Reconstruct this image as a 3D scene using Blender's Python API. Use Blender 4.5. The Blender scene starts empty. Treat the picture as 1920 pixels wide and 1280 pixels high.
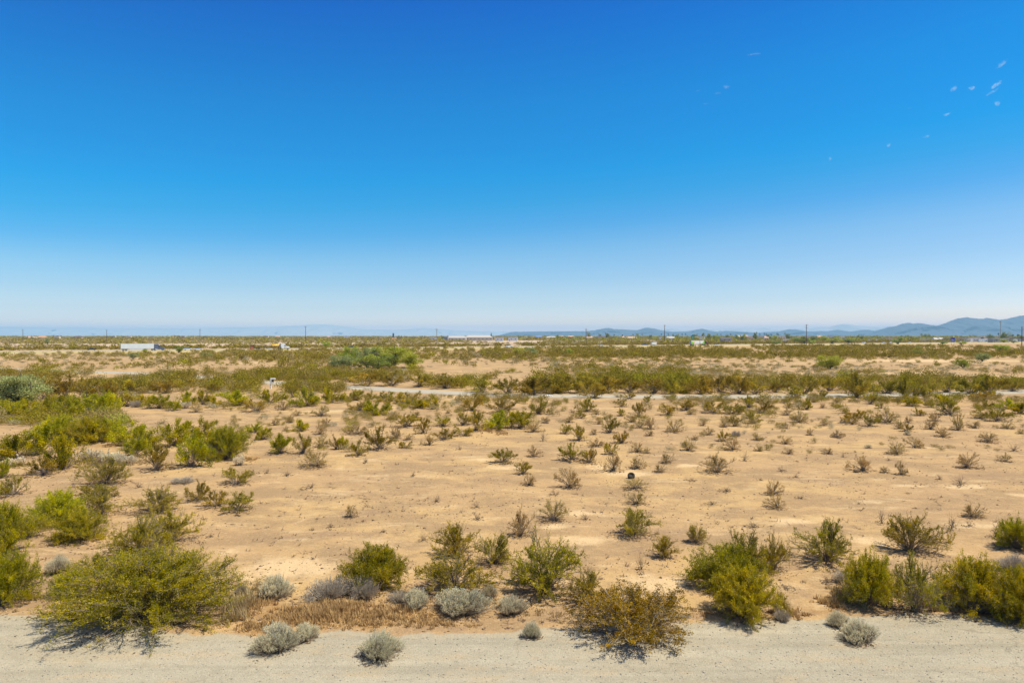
import bpy, math, random
import numpy as np
from mathutils import Vector, Matrix

scene = bpy.context.scene
COL = scene.collection
R = math.radians

# ------------------------------------------------------------------ camera
CAM_H = 8.5
PITCH = math.atan(11.0 / 1280.0)
cam_data = bpy.data.cameras.new("camera")
cam_data.sensor_width = 36.0
cam_data.lens = 24.0
cam_data.clip_start = 0.1
cam_data.clip_end = 200000.0
cam = bpy.data.objects.new("camera", cam_data)
COL.objects.link(cam)
cam.location = (0, 0, CAM_H)
cam.rotation_euler = (math.pi / 2 - PITCH, 0, 0)
scene.camera = cam

# ------------------------------------------------------------------ sun and sky
SUN_EL = R(62)
SUN_AZ = R(99)            # clockwise from +Y (the view direction) towards +X
sun_dir = Vector((math.sin(SUN_AZ) * math.cos(SUN_EL), math.cos(SUN_AZ) * math.cos(SUN_EL), math.sin(SUN_EL)))
sd = bpy.data.lights.new("sun", 'SUN')
sd.energy = 5.0
sd.angle = R(0.53)
sd.color = (1.0, 0.90, 0.70)
sun = bpy.data.objects.new("sun", sd)
COL.objects.link(sun)
sun.rotation_euler = sun_dir.to_track_quat('Z', 'Y').to_euler()
sun.location = (60, 10, 80)

scene.view_settings.view_transform = 'Standard'
scene.view_settings.look = 'None'
scene.view_settings.exposure = 0.2
scene.view_settings.gamma = 1.0
scene.cycles.max_bounces = 8
scene.cycles.diffuse_bounces = 4
scene.cycles.glossy_bounces = 2
scene.cycles.transmission_bounces = 4
scene.cycles.volume_bounces = 3
scene.cycles.caustics_reflective = False
scene.cycles.caustics_refractive = False
scene.cycles.use_denoising = True
scene.cycles.use_adaptive_sampling = False

world = bpy.data.worlds.new("World")
scene.world = world
world.use_nodes = True
wn, wl = world.node_tree.nodes, world.node_tree.links
wn.clear()


def wmath(op, a, b=None, clamp=False):
    n = wn.new('ShaderNodeMath'); n.operation = op; n.use_clamp = clamp
    for i, v in enumerate((a, b)):
        if v is None: continue
        if isinstance(v, (int, float)): n.inputs[i].default_value = v
        else: wl.new(v, n.inputs[i])
    return n.outputs[0]


def srgb(r, g, b):
    f = lambda c: (c / 255 / 12.92) if c / 255 <= 0.04045 else ((c / 255 + 0.055) / 1.055) ** 2.4
    return (f(r), f(g), f(b), 1.0)


sky = wn.new('ShaderNodeTexSky'); sky.sky_type = 'NISHITA'
sky.sun_disc = False
sky.sun_elevation = SUN_EL
sky.sun_rotation = SUN_AZ
sky.altitude = 400
sky.air_density = 1.0; sky.dust_density = 0.6; sky.ozone_density = 2.0
geo = wn.new('ShaderNodeNewGeometry')
neg = wn.new('ShaderNodeVectorMath'); neg.operation = 'SCALE'; neg.inputs['Scale'].default_value = -1.0
wl.new(geo.outputs['Incoming'], neg.inputs[0])
sep = wn.new('ShaderNodeSeparateXYZ'); wl.new(neg.outputs[0], sep.inputs[0])
# the deep blue comes lower on the left of the view than on the right
tilt = wmath('MULTIPLY', sep.outputs['Z'], 7.0, True)
elev = wmath('ADD', sep.outputs['Z'], wmath('MULTIPLY', wmath('MULTIPLY', sep.outputs['X'], -0.0600), tilt))
ramp = wn.new('ShaderNodeValToRGB')
SKY_TUNE = [  # elevation (sine), multiplier on the physical sky
    (0.0000, (3.500, 2.300, 1.800)),
    (0.0094, (3.500, 2.300, 1.800)),
    (0.0187, (2.500, 1.900, 1.601)),
    (0.0289, (1.793, 1.610, 1.695)),
    (0.0422, (1.346, 1.365, 1.532)),
    (0.0771, (0.936, 1.162, 1.403)),
    (0.1156, (0.665, 1.103, 1.387)),
    (0.1536, (0.292, 0.985, 1.412)),
    (0.1910, (0.092, 0.978, 1.429)),
    (0.2275, (0.000, 0.972, 1.511)),
    (0.2631, (0.000, 0.933, 1.530)),
    (0.3178, (0.000, 0.903, 1.547)),
    (0.3819, (0.000, 0.769, 1.538)),
    (0.4410, (0.000, 0.622, 1.543)),
    (0.5010, (0.000, 0.622, 1.543)),
    (0.6600, (1.600, 1.350, 1.150)),  # sky above the view brightened here as added neutral fill light
    (1.0000, (1.600, 1.350, 1.150)),
]
#SKYTUNE#
els = ramp.color_ramp.elements
while len(els) > 1: els.remove(els[-1])
for i, (p, c) in enumerate(SKY_TUNE):
    e = els[0] if i == 0 else els.new(p)
    e.position = p; e.color = (c[0] / 8, c[1] / 8, c[2] / 8, 1)
wl.new(elev, ramp.inputs[0])
mul = wn.new('ShaderNodeVectorMath'); mul.operation = 'MULTIPLY'
wl.new(sky.outputs[0], mul.inputs[0]); wl.new(ramp.outputs[0], mul.inputs[1])
sc4 = wn.new('ShaderNodeVectorMath'); sc4.operation = 'SCALE'; sc4.inputs['Scale'].default_value = 8.0
wl.new(mul.outputs[0], sc4.inputs[0])


def view_dir(px, py):
    v = Vector(((px - 960) / 1280, 1.0, -(py - 640) / 1280))
    c, s = math.cos(PITCH), math.sin(PITCH)
    v = Vector((v.x, v.y * c + v.z * s, -v.y * s + v.z * c))
    return v.normalized()


# thin scraps of cloud high in the clear sky: world directions, each softened and torn by noise
wnoise = wn.new('ShaderNodeTexNoise'); wnoise.inputs['Scale'].default_value = 420.0; wnoise.inputs['Detail'].default_value = 3.0
wl.new(neg.outputs[0], wnoise.inputs['Vector'])
nz = wmath('MULTIPLY', wmath('SUBTRACT', wnoise.outputs[0], 0.5), 3.6)
WISPS = [(1878, 120, 11, 5, 35, .75), (1789, 166, 8, 5, 30, .7), (1823, 166, 8, 4.5, 0, .8), (1867, 160, 12, 5, 32, .8), (1860, 173, 13, 3.5, 25, .6),
         (1870, 194, 5, 6, 60, .8), (1775, 215, 7, 3.5, 15, .6), (1737, 256, 8, 3, 10, .6), (1666, 272, 6, 4.5, 40, .6), (1556, 298, 5, 4, 60, .55),
         (1362, 163, 8, 5, 0, .6), (1413, 102, 16, 2.5, 0, .4), (1309, 170, 8, 3, 20, .2), (1346, 175, 9, 3, 0, .25), (1324, 195, 8, 2.5, 0, .25), (1705, 203, 6, 2, 0, .2), (1545, 547, 14, 2, 0, .12)]
total = None
for (px, py, sx, sy, ang, op) in WISPS:
    d = view_dir(px, py)
    right = Vector((d.y, -d.x, 0)).normalized(); up = right.cross(d)
    a = R(ang)
    u = right * math.cos(a) + up * math.sin(a); v = up * math.cos(a) - right * math.sin(a)
    cs = []
    for vec, s in ((u, sx / 1280 * .68), (v, sy / 1280 * .62)):
        dt = wn.new('ShaderNodeVectorMath'); dt.operation = 'DOT_PRODUCT'
        wl.new(neg.outputs[0], dt.inputs[0]); dt.inputs[1].default_value = tuple(vec / s)
        q = dt.outputs['Value']
        cs.append(wmath('MULTIPLY', q, q))
    r2 = wmath('ADD', cs[0], cs[1])
    front = wn.new('ShaderNodeVectorMath'); front.operation = 'DOT_PRODUCT'
    wl.new(neg.outputs[0], front.inputs[0]); front.inputs[1].default_value = tuple(d)
    m = wmath('ADD', wmath('SUBTRACT', 1.0, r2), nz)
    m = wmath('MULTIPLY', m, 0.45, True)
    m = wmath('MULTIPLY', wmath('MULTIPLY', m, wmath('LESS_THAN', r2, 2.2)), op * 0.7)
    m = wmath('MULTIPLY', m, wmath('GREATER_THAN', front.outputs['Value'], 0.5))
    total = m if total is None else wmath('MAXIMUM', total, m)
mixc = wn.new('ShaderNodeMix'); mixc.data_type = 'RGBA'
wl.new(total, mixc.inputs[0]); wl.new(sc4.outputs[0], mixc.inputs[6]); mixc.inputs[7].default_value = (6.6, 8.4, 9.4, 1)
bg = wn.new('ShaderNodeBackground'); bg.inputs['Strength'].default_value = 0.09
wl.new(mixc.outputs[2], bg.inputs['Color'])
wo = wn.new('ShaderNodeOutputWorld'); wl.new(bg.outputs[0], wo.inputs['Surface'])


# ------------------------------------------------------------------ helpers
def G(px, py):
    """ground point under a pixel of the 1920-wide photograph"""
    d = view_dir(px, py)
    t = CAM_H / -d.z
    return Vector((d.x * t, d.y * t, 0))


def hill_noise(x, y):
    return (np.sin(x * .11 + 1.3) * np.cos(y * .09 + .4) + .5 * np.sin(x * .31 + y * .23) + .35 * np.cos(x * .67 - y * .53 + 2))


def vnoise(x, y, s, seed=0):
    """smooth value noise on numpy arrays, 0..1"""
    x = np.asarray(x, float) / s; y = np.asarray(y, float) / s
    xi = np.floor(x).astype(np.int64); yi = np.floor(y).astype(np.int64)
    fx = x - xi; fy = y - yi
    fx = fx * fx * (3 - 2 * fx); fy = fy * fy * (3 - 2 * fy)

    def h(a, b):
        n = (a * 374761393 + b * 668265263 + seed * 362437) & 0xffffffff
        n = ((n ^ (n >> 13)) * 1274126177) & 0xffffffff
        return ((n ^ (n >> 16)) & 0xffff) / 65535.0
    return (h(xi, yi) * (1 - fx) + h(xi + 1, yi) * fx) * (1 - fy) + (h(xi, yi + 1) * (1 - fx) + h(xi + 1, yi + 1) * fx) * fy


def fbm(x, y, s, seed=0, o=4):
    t = 0; a = .5; n = 0
    for k in range(o):
        t = t + a * vnoise(x, y, s / 2 ** k, seed + k * 17); n += a; a *= .55
    return t / n


ROAD_EDGE_PX = [(-400, 1140), (0, 1156), (180, 1170), (330, 1196), (480, 1204), (620, 1192), (780, 1200), (900, 1194), (1010, 1184), (1130, 1182), (1290, 1172), (1400, 1171), (1560, 1166), (1700, 1156), (1830, 1160), (1920, 1172), (2300, 1180)]
EDGE = [G(a, b) for a, b in ROAD_EDGE_PX]
EX = np.array([p.x for p in EDGE]); EY = np.array([p.y for p in EDGE])


def road_edge_y(x):
    x = np.asarray(x, float)
    return np.interp(x, EX, EY) + (fbm(x, x * 0 + 3, 1.2, 5) - .5) * .5 + (fbm(x, x * 0 + 9, .3, 8) - .5) * .22


HW_A, HW_B = 501.0, 0.575      # highway centre line: y = 501 + 0.575 x (metres)
HN = math.hypot(1, HW_B)
HDIR = Vector((1 / HN, HW_B / HN, 0))


def hw_off(x, y):
    return (y - HW_A - HW_B * x) / HN      # metres beyond the near lanes


LOCAL_PX = [(-900, 668), (-300, 682), (100, 695), (260, 700), (380, 708), (520, 718), (725, 730), (900, 739), (1000, 742), (1250, 743.5), (1480, 743), (1700, 739), (1860, 736), (2100, 729), (2500, 722)]
LOCAL = [G(a, b) for a, b in LOCAL_PX]
LX = np.array([p.x for p in LOCAL]); LY = np.array([p.y for p in LOCAL])


def ground_z(x, y):
    x = np.asarray(x, float); y = np.asarray(y, float)
    big = hill_noise(x, y) * .05
    small = (fbm(x, y, 1.6, 3) - .5) * .10 + (fbm(x, y, 6.0, 4, 2) - .5) * .22
    a = np.clip((y - road_edge_y(x) - .05) / 1.6, 0, 1); a = a * a * (3 - 2 * a)
    b = np.clip((np.abs(y - np.interp(x, LX, LY)) - 3.4) / 2.5, 0, 1)
    c = np.clip((np.abs(hw_off(x, y) - 14) - 34) / 15, 0, 1)
    return (big + small) * a * b * c


def gz(x, y):
    return float(ground_z(x, y))


# mesh from numpy
def np_mesh(name, verts, faces_list, mat_ids=None, attrs=None, smooth=False):
    """faces_list: list of (n,k) index arrays"""
    me = bpy.data.meshes.new(name)
    verts = np.asarray(verts, np.float32)
    me.vertices.add(len(verts)); me.vertices.foreach_set('co', verts.ravel())
    tot = sum(f.size for f in faces_list); nf = sum(len(f) for f in faces_list)
    me.loops.add(tot); me.polygons.add(nf)
    me.loops.foreach_set('vertex_index', np.concatenate([f.ravel() for f in faces_list]).astype(np.int32))
    starts = []; s = 0
    for f in faces_list:
        k = f.shape[1]
        starts.append(s + np.arange(len(f)) * k); s += f.size
    me.polygons.foreach_set('loop_start', np.concatenate(starts).astype(np.int32))
    if mat_ids is not None:
        me.polygons.foreach_set('material_index', np.asarray(mat_ids, np.int32))
    if smooth:
        me.polygons.foreach_set('use_smooth', np.ones(nf, bool))
    me.update(calc_edges=True)
    for k, v in (attrs or {}).items():
        a = me.attributes.new(k, 'FLOAT', 'POINT'); a.data.foreach_set('value', np.asarray(v, np.float32).ravel())
    me.validate()
    return me


def link(name, me, mats=(), parent=None, loc=None):
    for m in (mats if isinstance(mats, (list, tuple)) else [mats]):
        if m.name not in [x.name for x in me.materials if x]: me.materials.append(m)
    o = bpy.data.objects.new(name, me); COL.objects.link(o)
    if parent is not None: o.parent = parent
    if loc is not None: o.location = loc
    return o


def tag(o, label=None, cat=None, group=None, kind=None):
    if label: o['label'] = label
    if cat: o['category'] = cat
    if group: o['group'] = group
    if kind: o['kind'] = kind
    return o


def thing(name, label, cat, loc=(0, 0, 0), rz=0.0, group=None):
    o = bpy.data.objects.new(name, None); COL.objects.link(o)
    o.empty_display_size = .3
    o.location = loc; o.rotation_euler = (0, 0, rz)
    return tag(o, label, cat, group)


class MB:
    """collects boxes, tubes and lofts into one mesh"""
    def __init__(self): self.v = []; self.f = []; self.m = []; self.sm = []

    def add(self, vs, fs, m=0, sm=False):
        b = len(self.v); self.v += [tuple(p) for p in vs]
        for f in fs: self.f.append([b + i for i in f]); self.m.append(m); self.sm.append(sm)

    def box(self, c, s, m=0, rz=0.0, taper=1.0):
        cx, cy, cz = c; sx, sy, sz = [q / 2 for q in s]
        vs = []
        for dz, t in ((-sz, 1), (sz, taper)):
            for dx, dy in ((-sx, -sy), (sx, -sy), (sx, sy), (-sx, sy)):
                x, y = dx * t, dy * t
                vs.append((cx + x * math.cos(rz) - y * math.sin(rz), cy + x * math.sin(rz) + y * math.cos(rz), cz + dz))
        self.add(vs, [(3, 2, 1, 0), (4, 5, 6, 7), (0, 1, 5, 4), (1, 2, 6, 5), (2, 3, 7, 6), (3, 0, 4, 7)], m)

    def tube(self, pts, rad, n=8, m=0, cap=True):
        pts = [Vector(p) for p in pts]
        if not isinstance(rad, (list, tuple)): rad = [rad] * len(pts)
        rings = []
        for i, p in enumerate(pts):
            t = (pts[min(i + 1, len(pts) - 1)] - pts[max(i - 1, 0)]).normalized()
            a = t.cross(Vector((0, 0, 1)) if abs(t.z) < .9 else Vector((1, 0, 0))).normalized(); b = t.cross(a)
            rings.append([p + (a * math.cos(2 * math.pi * k / n) + b * math.sin(2 * math.pi * k / n)) * rad[i] for k in range(n)])
        vs = [q for r_ in rings for q in r_]
        fs = [(i * n + k, i * n + (k + 1) % n, (i + 1) * n + (k + 1) % n, (i + 1) * n + k) for i in range(len(pts) - 1) for k in range(n)]
        self.add(vs, fs, m, True)
        if cap:
            self.add(rings[0], [tuple(range(n))], m); self.add(rings[-1], [tuple(range(n - 1, -1, -1))], m)

    def prof(self, prof, y0, y1, m=0, inset=0.0):
        """side profile (x, z) extruded from y0 to y1"""
        n = len(prof)
        vs = [(x, y0, z) for x, z in prof] + [(x, y1, z) for x, z in prof]
        fs = [tuple(range(n)), tuple(range(2 * n - 1, n - 1, -1))] + [(i, n + i, n + (i + 1) % n, (i + 1) % n) for i in range(n)]
        self.add(vs, fs, m)

    def loft(self, rings, m=0, sm=True, closed=True, caps=True):
        n = len(rings[0]); vs = [q for r_ in rings for q in r_]
        fs = [(i * n + k, i * n + (k + 1) % n, (i + 1) * n + (k + 1) % n, (i + 1) * n + k) for i in range(len(rings) - 1) for k in range(n)]
        self.add(vs, fs, m, sm)
        if caps:
            self.add(rings[0], [tuple(range(n - 1, -1, -1))], m); self.add(rings[-1], [tuple(range(n))], m)

    def mesh(self, name, mats):
        me = bpy.data.meshes.new(name)
        me.from_pydata(self.v, [], self.f)
        for m in (mats if isinstance(mats, (list, tuple)) else [mats]): me.materials.append(m)
        me.polygons.foreach_set('material_index', self.m)
        me.polygons.foreach_set('use_smooth', self.sm)
        me.update()
        return me

    def build(self, name, mats, parent=None, loc=None, bevel=0.0):
        o = bpy.data.objects.new(name, self.mesh(name, mats)); COL.objects.link(o)
        if parent is not None: o.parent = parent
        if loc is not None: o.location = loc
        if bevel:
            b = o.modifiers.new('bevel', 'BEVEL'); b.width = bevel; b.segments = 2; b.limit_method = 'ANGLE'
        return o


def copy_tree(o, parent=None):
    c = o.copy(); COL.objects.link(c); c.parent = parent
    for ch in [k for k in o.children]: copy_tree(ch, c)
    return c


# ------------------------------------------------------------------ materials
def new_mat(name):
    m = bpy.data.materials.new(name); m.use_nodes = True
    n, l = m.node_tree.nodes, m.node_tree.links
    n.clear()
    out = n.new('ShaderNodeOutputMaterial')
    return m, n, l, out


def plain(name, col, rough=.6, metal=0.0, spec=.4, vary=.12, scale=3.0, bump=0.0):
    m, n, l, out = new_mat(name)
    p = n.new('ShaderNodeBsdfPrincipled'); p.inputs['Roughness'].default_value = rough
    p.inputs['Metallic'].default_value = metal; p.inputs['Specular IOR Level'].default_value = spec
    tc = n.new('ShaderNodeTexCoord'); nz = n.new('ShaderNodeTexNoise'); nz.inputs['Scale'].default_value = scale; nz.inputs['Detail'].default_value = 4
    l.new(tc.outputs['Object'], nz.inputs['Vector'])
    mx = n.new('ShaderNodeMix'); mx.data_type = 'RGBA'
    l.new(nz.outputs[0], mx.inputs[0])
    mx.inputs[6].default_value = (*[c * (1 - vary) for c in col[:3]], 1); mx.inputs[7].default_value = (*[min(1, c * (1 + vary)) for c in col[:3]], 1)
    l.new(mx.outputs[2], p.inputs['Base Color'])
    if bump:
        b = n.new('ShaderNodeBump'); b.inputs['Strength'].default_value = bump; l.new(nz.outputs[0], b.inputs['Height']); l.new(b.outputs[0], p.inputs['Normal'])
    l.new(p.outputs[0], out.inputs[0])
    return m


def leaf_mat(name, ca, cb, transl=.25, rnd=.25, hue=.02):
    """two leaf colours chosen by a per-leaf attribute; every plant a little different"""
    m, n, l, out = new_mat(name)
    at = n.new('ShaderNodeAttribute'); at.attribute_name = 'tint'
    mx = n.new('ShaderNodeMix'); mx.data_type = 'RGBA'
    l.new(at.outputs['Fac'], mx.inputs[0]); mx.inputs[6].default_value = (*ca, 1); mx.inputs[7].default_value = (*cb, 1)
    oi = n.new('ShaderNodeObjectInfo')
    hs = n.new('ShaderNodeHueSaturation')
    mr = n.new('ShaderNodeMapRange'); mr.inputs[3].default_value = 1 - rnd; mr.inputs[4].default_value = 1 + rnd
    l.new(oi.outputs['Random'], mr.inputs[0]); l.new(mr.outputs[0], hs.inputs['Value'])
    mr2 = n.new('ShaderNodeMapRange'); mr2.inputs[3].default_value = .5 - hue; mr2.inputs[4].default_value = .5 + hue
    fr = n.new('ShaderNodeMath'); fr.operation = 'FRACT'; m7 = n.new('ShaderNodeMath'); m7.operation = 'MULTIPLY'; m7.inputs[1].default_value = 7.13
    l.new(oi.outputs['Random'], m7.inputs[0]); l.new(m7.outputs[0], fr.inputs[0]); l.new(fr.outputs[0], mr2.inputs[0]); l.new(mr2.outputs[0], hs.inputs['Hue'])
    l.new(mx.outputs[2], hs.inputs['Color'])
    d = n.new('ShaderNodeBsdfDiffuse'); t = n.new('ShaderNodeBsdfTranslucent'); g = n.new('ShaderNodeBsdfGlossy'); g.inputs['Roughness'].default_value = .45
    g.inputs['Color'].default_value = (.8, .8, .7, 1)
    l.new(hs.outputs[0], d.inputs[0]); l.new(hs.outputs[0], t.inputs[0])
    ms = n.new('ShaderNodeMixShader'); ms.inputs[0].default_value = transl; l.new(d.outputs[0], ms.inputs[1]); l.new(t.outputs[0], ms.inputs[2])
    m2 = n.new('ShaderNodeMixShader'); m2.inputs[0].default_value = .015; l.new(ms.outputs[0], m2.inputs[1]); l.new(g.outputs[0], m2.inputs[2])
    l.new(m2.outputs[0], out.inputs[0])
    return m

STEM = plain('weathered grey stem', (.24, .19, .145), .9, vary=.35, scale=6)
STEM_DARK = plain('dark dead stem', (.15, .115, .085), .9, vary=.35, scale=6)
STEM_PALE = plain('bleached stem', (.42, .37, .30), .9, vary=.3, scale=6)
LUSH = leaf_mat('green creosote leaf', (.25, .245, .002), (.62, .51, .003), .38, .18, .015)
OLIVE = leaf_mat('olive creosote leaf', (.23, .18, .014), (.54, .40, .035), .33, .2, .015)
TANLEAF = leaf_mat('dry tan creosote leaf', (.40, .28, .09), (.70, .51, .19), .35, .18, .012)
RUSTY = leaf_mat('rusty creosote leaf', (.25, .14, .004), (.52, .285, .006), .32, .1, .01)
SAGE = leaf_mat('silver brittle leaf', (.60, .53, .34), (.88, .80, .56), .3, .12, .01)
SAGE_DRY = leaf_mat('grey dead leaf', (.44, .36, .25), (.68, .58, .42), .28, .15, .01)
TREE = leaf_mat('palo verde leaf', (.30, .35, .03), (.56, .58, .08), .42, .12, .02)
TREE_D = leaf_mat('mesquite leaf', (.20, .24, .05), (.38, .41, .09), .4, .2, .02)
TREE_PALE = leaf_mat('blue green leaf', (.26, .30, .11), (.46, .50, .19), .35, .1, .01)
BARK = plain('dark bark', (.11, .085, .06), .9, vary=.4, scale=4, bump=.3)


# ------------------------------------------------------------------ ground material
def ground_material():
    m, n, l, out = new_mat('desert soil')
    p = n.new('ShaderNodeBsdfPrincipled'); p.inputs['Roughness'].default_value = .95; p.inputs['Specular IOR Level'].default_value = .1
    g = n.new('ShaderNodeNewGeometry')

    def noise(s, det=6, rough=.6, sx=1, sy=1):
        mp = n.new('ShaderNodeMapping'); mp.inputs['Scale'].default_value = (sx, sy, 1); l.new(g.outputs['Position'], mp.inputs[0])
        q = n.new('ShaderNodeTexNoise'); q.inputs['Scale'].default_value = s; q.inputs['Detail'].default_value = det; q.inputs['Roughness'].default_value = rough
        l.new(mp.outputs[0], q.inputs['Vector']); return q.outputs[0]

    def rng(v, a, b, c=0, d=1):
        q = n.new('ShaderNodeMapRange'); q.inputs[1].default_value = a; q.inputs[2].default_value = b; q.inputs[3].default_value = c; q.inputs[4].default_value = d
        q.interpolation_type = 'SMOOTHSTEP'; l.new(v, q.inputs[0]); return q.outputs[0]

    def mix(f, a, b, mode='MIX'):
        q = n.new('ShaderNodeMix'); q.data_type = 'RGBA'; q.blend_type = mode
        if isinstance(f, float): q.inputs[0].default_value = f
        else: l.new(f, q.inputs[0])
        for i, v in ((6, a), (7, b)):
            if isinstance(v, tuple): q.inputs[i].default_value = (*v, 1)
            else: l.new(v, q.inputs[i])
        return q.outputs[2]

    def math_(op, a, b):
        q = n.new('ShaderNodeMath'); q.operation = op
        for i, v in ((0, a), (1, b)):
            if isinstance(v, (int, float)): q.inputs[i].default_value = v
            else: l.new(v, q.inputs[i])
        return q.outputs[0]

    def attr(k):
        q = n.new('ShaderNodeAttribute'); q.attribute_name = k; return q.outputs['Fac']
    sand, pale, crust, grey = (.520, .352, .160), (.66, .485, .275), (.345, .232, .125), (.42, .315, .195)
    c = mix(rng(noise(.06, 4, .6, 1, 1.6), .38, .62), sand, (.455, .300, .155))
    c = mix(math_('MULTIPLY', rng(noise(.22, 6, .7, 1, 1.4), .42, .58), .95), c, crust)
    c = mix(math_('MULTIPLY', rng(noise(.9, 6, .75), .48, .64), .6), c, (.40, .262, .135))
    c = mix(math_('MULTIPLY', rng(noise(.3, 6, .75, .8, 2.2), .53, .68), .55), c, pale)
    # pale wind-washed pans, brown crust and dry weeds painted where the place has them, torn by noise
    tear = math_('MULTIPLY', math_('SUBTRACT', noise(1.1, 7, .75), .5), 2.0)
    c = mix(math_('MULTIPLY', rng(math_('ADD', attr('pale'), tear), .25, .95), .85), c, pale)
    c = mix(math_('MULTIPLY', rng(math_('ADD', attr('crust'), tear), .30, .8), .8), c, (.315, .210, .125))
    c = mix(math_('MULTIPLY', rng(math_('ADD', attr('weeds'), tear), .30, .8), .85), c, (.36, .215, .085))
    c = mix(rng(math_('ADD', attr('straw'), math_('MULTIPLY', tear, .6)), .25, .7), c, (.50, .41, .165))
    c = mix(rng(math_('ADD', attr('pink'), math_('MULTIPLY', tear, .5)), .3, .7), c, (.50, .385, .27))
    c = mix(rng(math_('ADD', attr('edge'), math_('MULTIPLY', tear, .5)), .35, .75), c, (.41, .36, .26))
    # fine grain: pebbles and specks
    f1 = noise(9, 4, .7); f2 = noise(38, 3, .75)
    c = mix(math_('MULTIPLY', rng(f2, .58, .72), .5), c, (.25, .16, .09))
    c = mix(math_('MULTIPLY', rng(f1, .57, .70), .5), c, (.27, .175, .10))
    c = mix(math_('MULTIPLY', rng(f1, .45, .32), .5), c, (.62, .46, .28))
    c = mix(math_('MULTIPLY', rng(f2, .42, .30), .3), c, (.66, .50, .31))
    l.new(c, p.inputs['Base Color'])
    b = n.new('ShaderNodeBump'); b.inputs['Strength'].default_value = .7; b.inputs['Distance'].default_value = .12
    h = math_('ADD', math_('MULTIPLY', noise(2.2, 6, .7), 1.0), math_('MULTIPLY', noise(13, 4, .7), .35))
    l.new(h, b.inputs['Height']); l.new(b.outputs[0], p.inputs['Normal'])
    l.new(p.outputs[0], out.inputs[0])
    return m


SOIL = ground_material()

# pale pans, brown crust, weeds: (px, py, half width px, half height px, strength)
PALE = [(545, 1062, 95, 20, 1.1), (470, 1080, 60, 14, .8), (430, 1035, 40, 9, .6), (1235, 1093, 70, 20, 1.1), (1100, 1010, 60, 10, .9), (1180, 885, 55, 7, .9), (1130, 875, 45, 7, .8), (1810, 913, 42, 5, 1.2),
        (1480, 975, 45, 7, 1.0), (1630, 1010, 50, 10, .9), (1830, 985, 70, 8, .8), (1905, 1010, 40, 8, .7), (1292, 874, 26, 3, 1.2), (945, 875, 40, 5, .9), (905, 862, 30, 4, .8), (1090, 962, 50, 6, .8), (1040, 985, 40, 7, .8),
        (1560, 905, 40, 5, .6), (1735, 838, 50, 3, .9), (1630, 940, 70, 6, .5), (1700, 910, 40, 4, .8), (1910, 928, 30, 3, .8), (300, 905, 50, 4, .6), (620, 770, 60, 3, .8), (760, 765, 60, 3, .7), (880, 790, 50, 3, .6), (1120, 765, 60, 3, .6),
        (1500, 770, 40, 3, .6), (1000, 750, 60, 3, .9), (845, 745, 60, 3, .9), (700, 892, 60, 6, .5), (870, 1000, 60, 7, .6), (990, 1120, 60, 12, .6), (1480, 1100, 60, 14, .6), (1560, 1090, 60, 14, .5), (700, 1010, 70, 8, .4), (560, 1010, 60, 5, .7),
        (150, 700, 120, 4, .8), (60, 672, 90, 3, .7), (300, 672, 120, 3, .6), (470, 680, 60, 3, .7), (1750, 676, 220, 3, 1.0), (1500, 680, 120, 3, .5), (1300, 698, 90, 3, .7), (1640, 700, 200, 4, .8), (1850, 705, 90, 4, .7), (1050, 692, 60, 3, .6), (350, 835, 40, 4, .5), (500, 890, 60, 5, .4), (30, 915, 40, 6, .5), (620, 1165, 30, 5, .2)]
CRUST = [(640, 1000, 90, 9, .7), (720, 960, 120, 8, .5), (1250, 1000, 90, 22, .6), (1200, 1025, 60, 14, .6), (300, 1100, 60, 30, .4), (560, 862, 90, 8, .6), (500, 850, 60, 8, .6), (1600, 905, 120, 7, .6), (1500, 905, 60, 6, .5), (1830, 895, 120, 8, .6), (1660, 815, 160, 6, .6), (1400, 985, 60, 5, .5),
         (1530, 1040, 60, 10, .5), (80, 1100, 60, 24, .8), (60, 1130, 80, 14, .9), (600, 800, 120, 5, .6), (250, 800, 60, 4, .6), (1250, 830, 160, 8, .4), (1300, 765, 80, 3, .7), (1550, 775, 120, 5, .6), (870, 930, 120, 8, .35), (1780, 930, 100, 7, .6), (460, 935, 60, 6, .6), (1500, 1110, 60, 20, .5), (1480, 1060, 40, 14, .5), (620, 885, 60, 6, .5),
         (540, 1008, 90, 4, .7), (1080, 1145, 120, 14, .7), (820, 1175, 120, 12, .7), (1240, 1150, 60, 10, .5), (1330, 1155, 120, 8, .9), (1500, 1150, 120, 8, .8), (430, 1000, 40, 10, .4)]
WEEDS = [(560, 1150, 110, 26, 1.0), (500, 1180, 60, 16, .8), (690, 1165, 70, 20, .8), (470, 1130, 40, 20, .6), (630, 1118, 80, 16, .5), (1610, 1125, 60, 22, .7), (1550, 1145, 60, 14, .6), (1740, 1135, 120, 14, .6), (1860, 1150, 80, 14, .5), (915, 805, 30, 5, 1.0), (215, 835, 30, 6, .8), (290, 900, 25, 5, .4), (470, 855, 20, 5, .7), (330, 905, 30, 5, .5), (760, 1150, 120, 18, .6), (1400, 1155, 80, 14, .5)]


def splat(x, y, spots):
    out = np.zeros_like(x)
    for (px, py, sx, sy, s) in spots:
        c = G(px, py); wx = sx * c.y / 1280; a = G(px, py - sy); b = G(px, py + sy)
        wy = (a.y - b.y) / 2
        d = ((x - c.x) / wx) ** 2 + ((y - c.y) / wy) ** 2
        out = np.maximum(out, s * np.exp(-d * .9))
    return out


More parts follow.
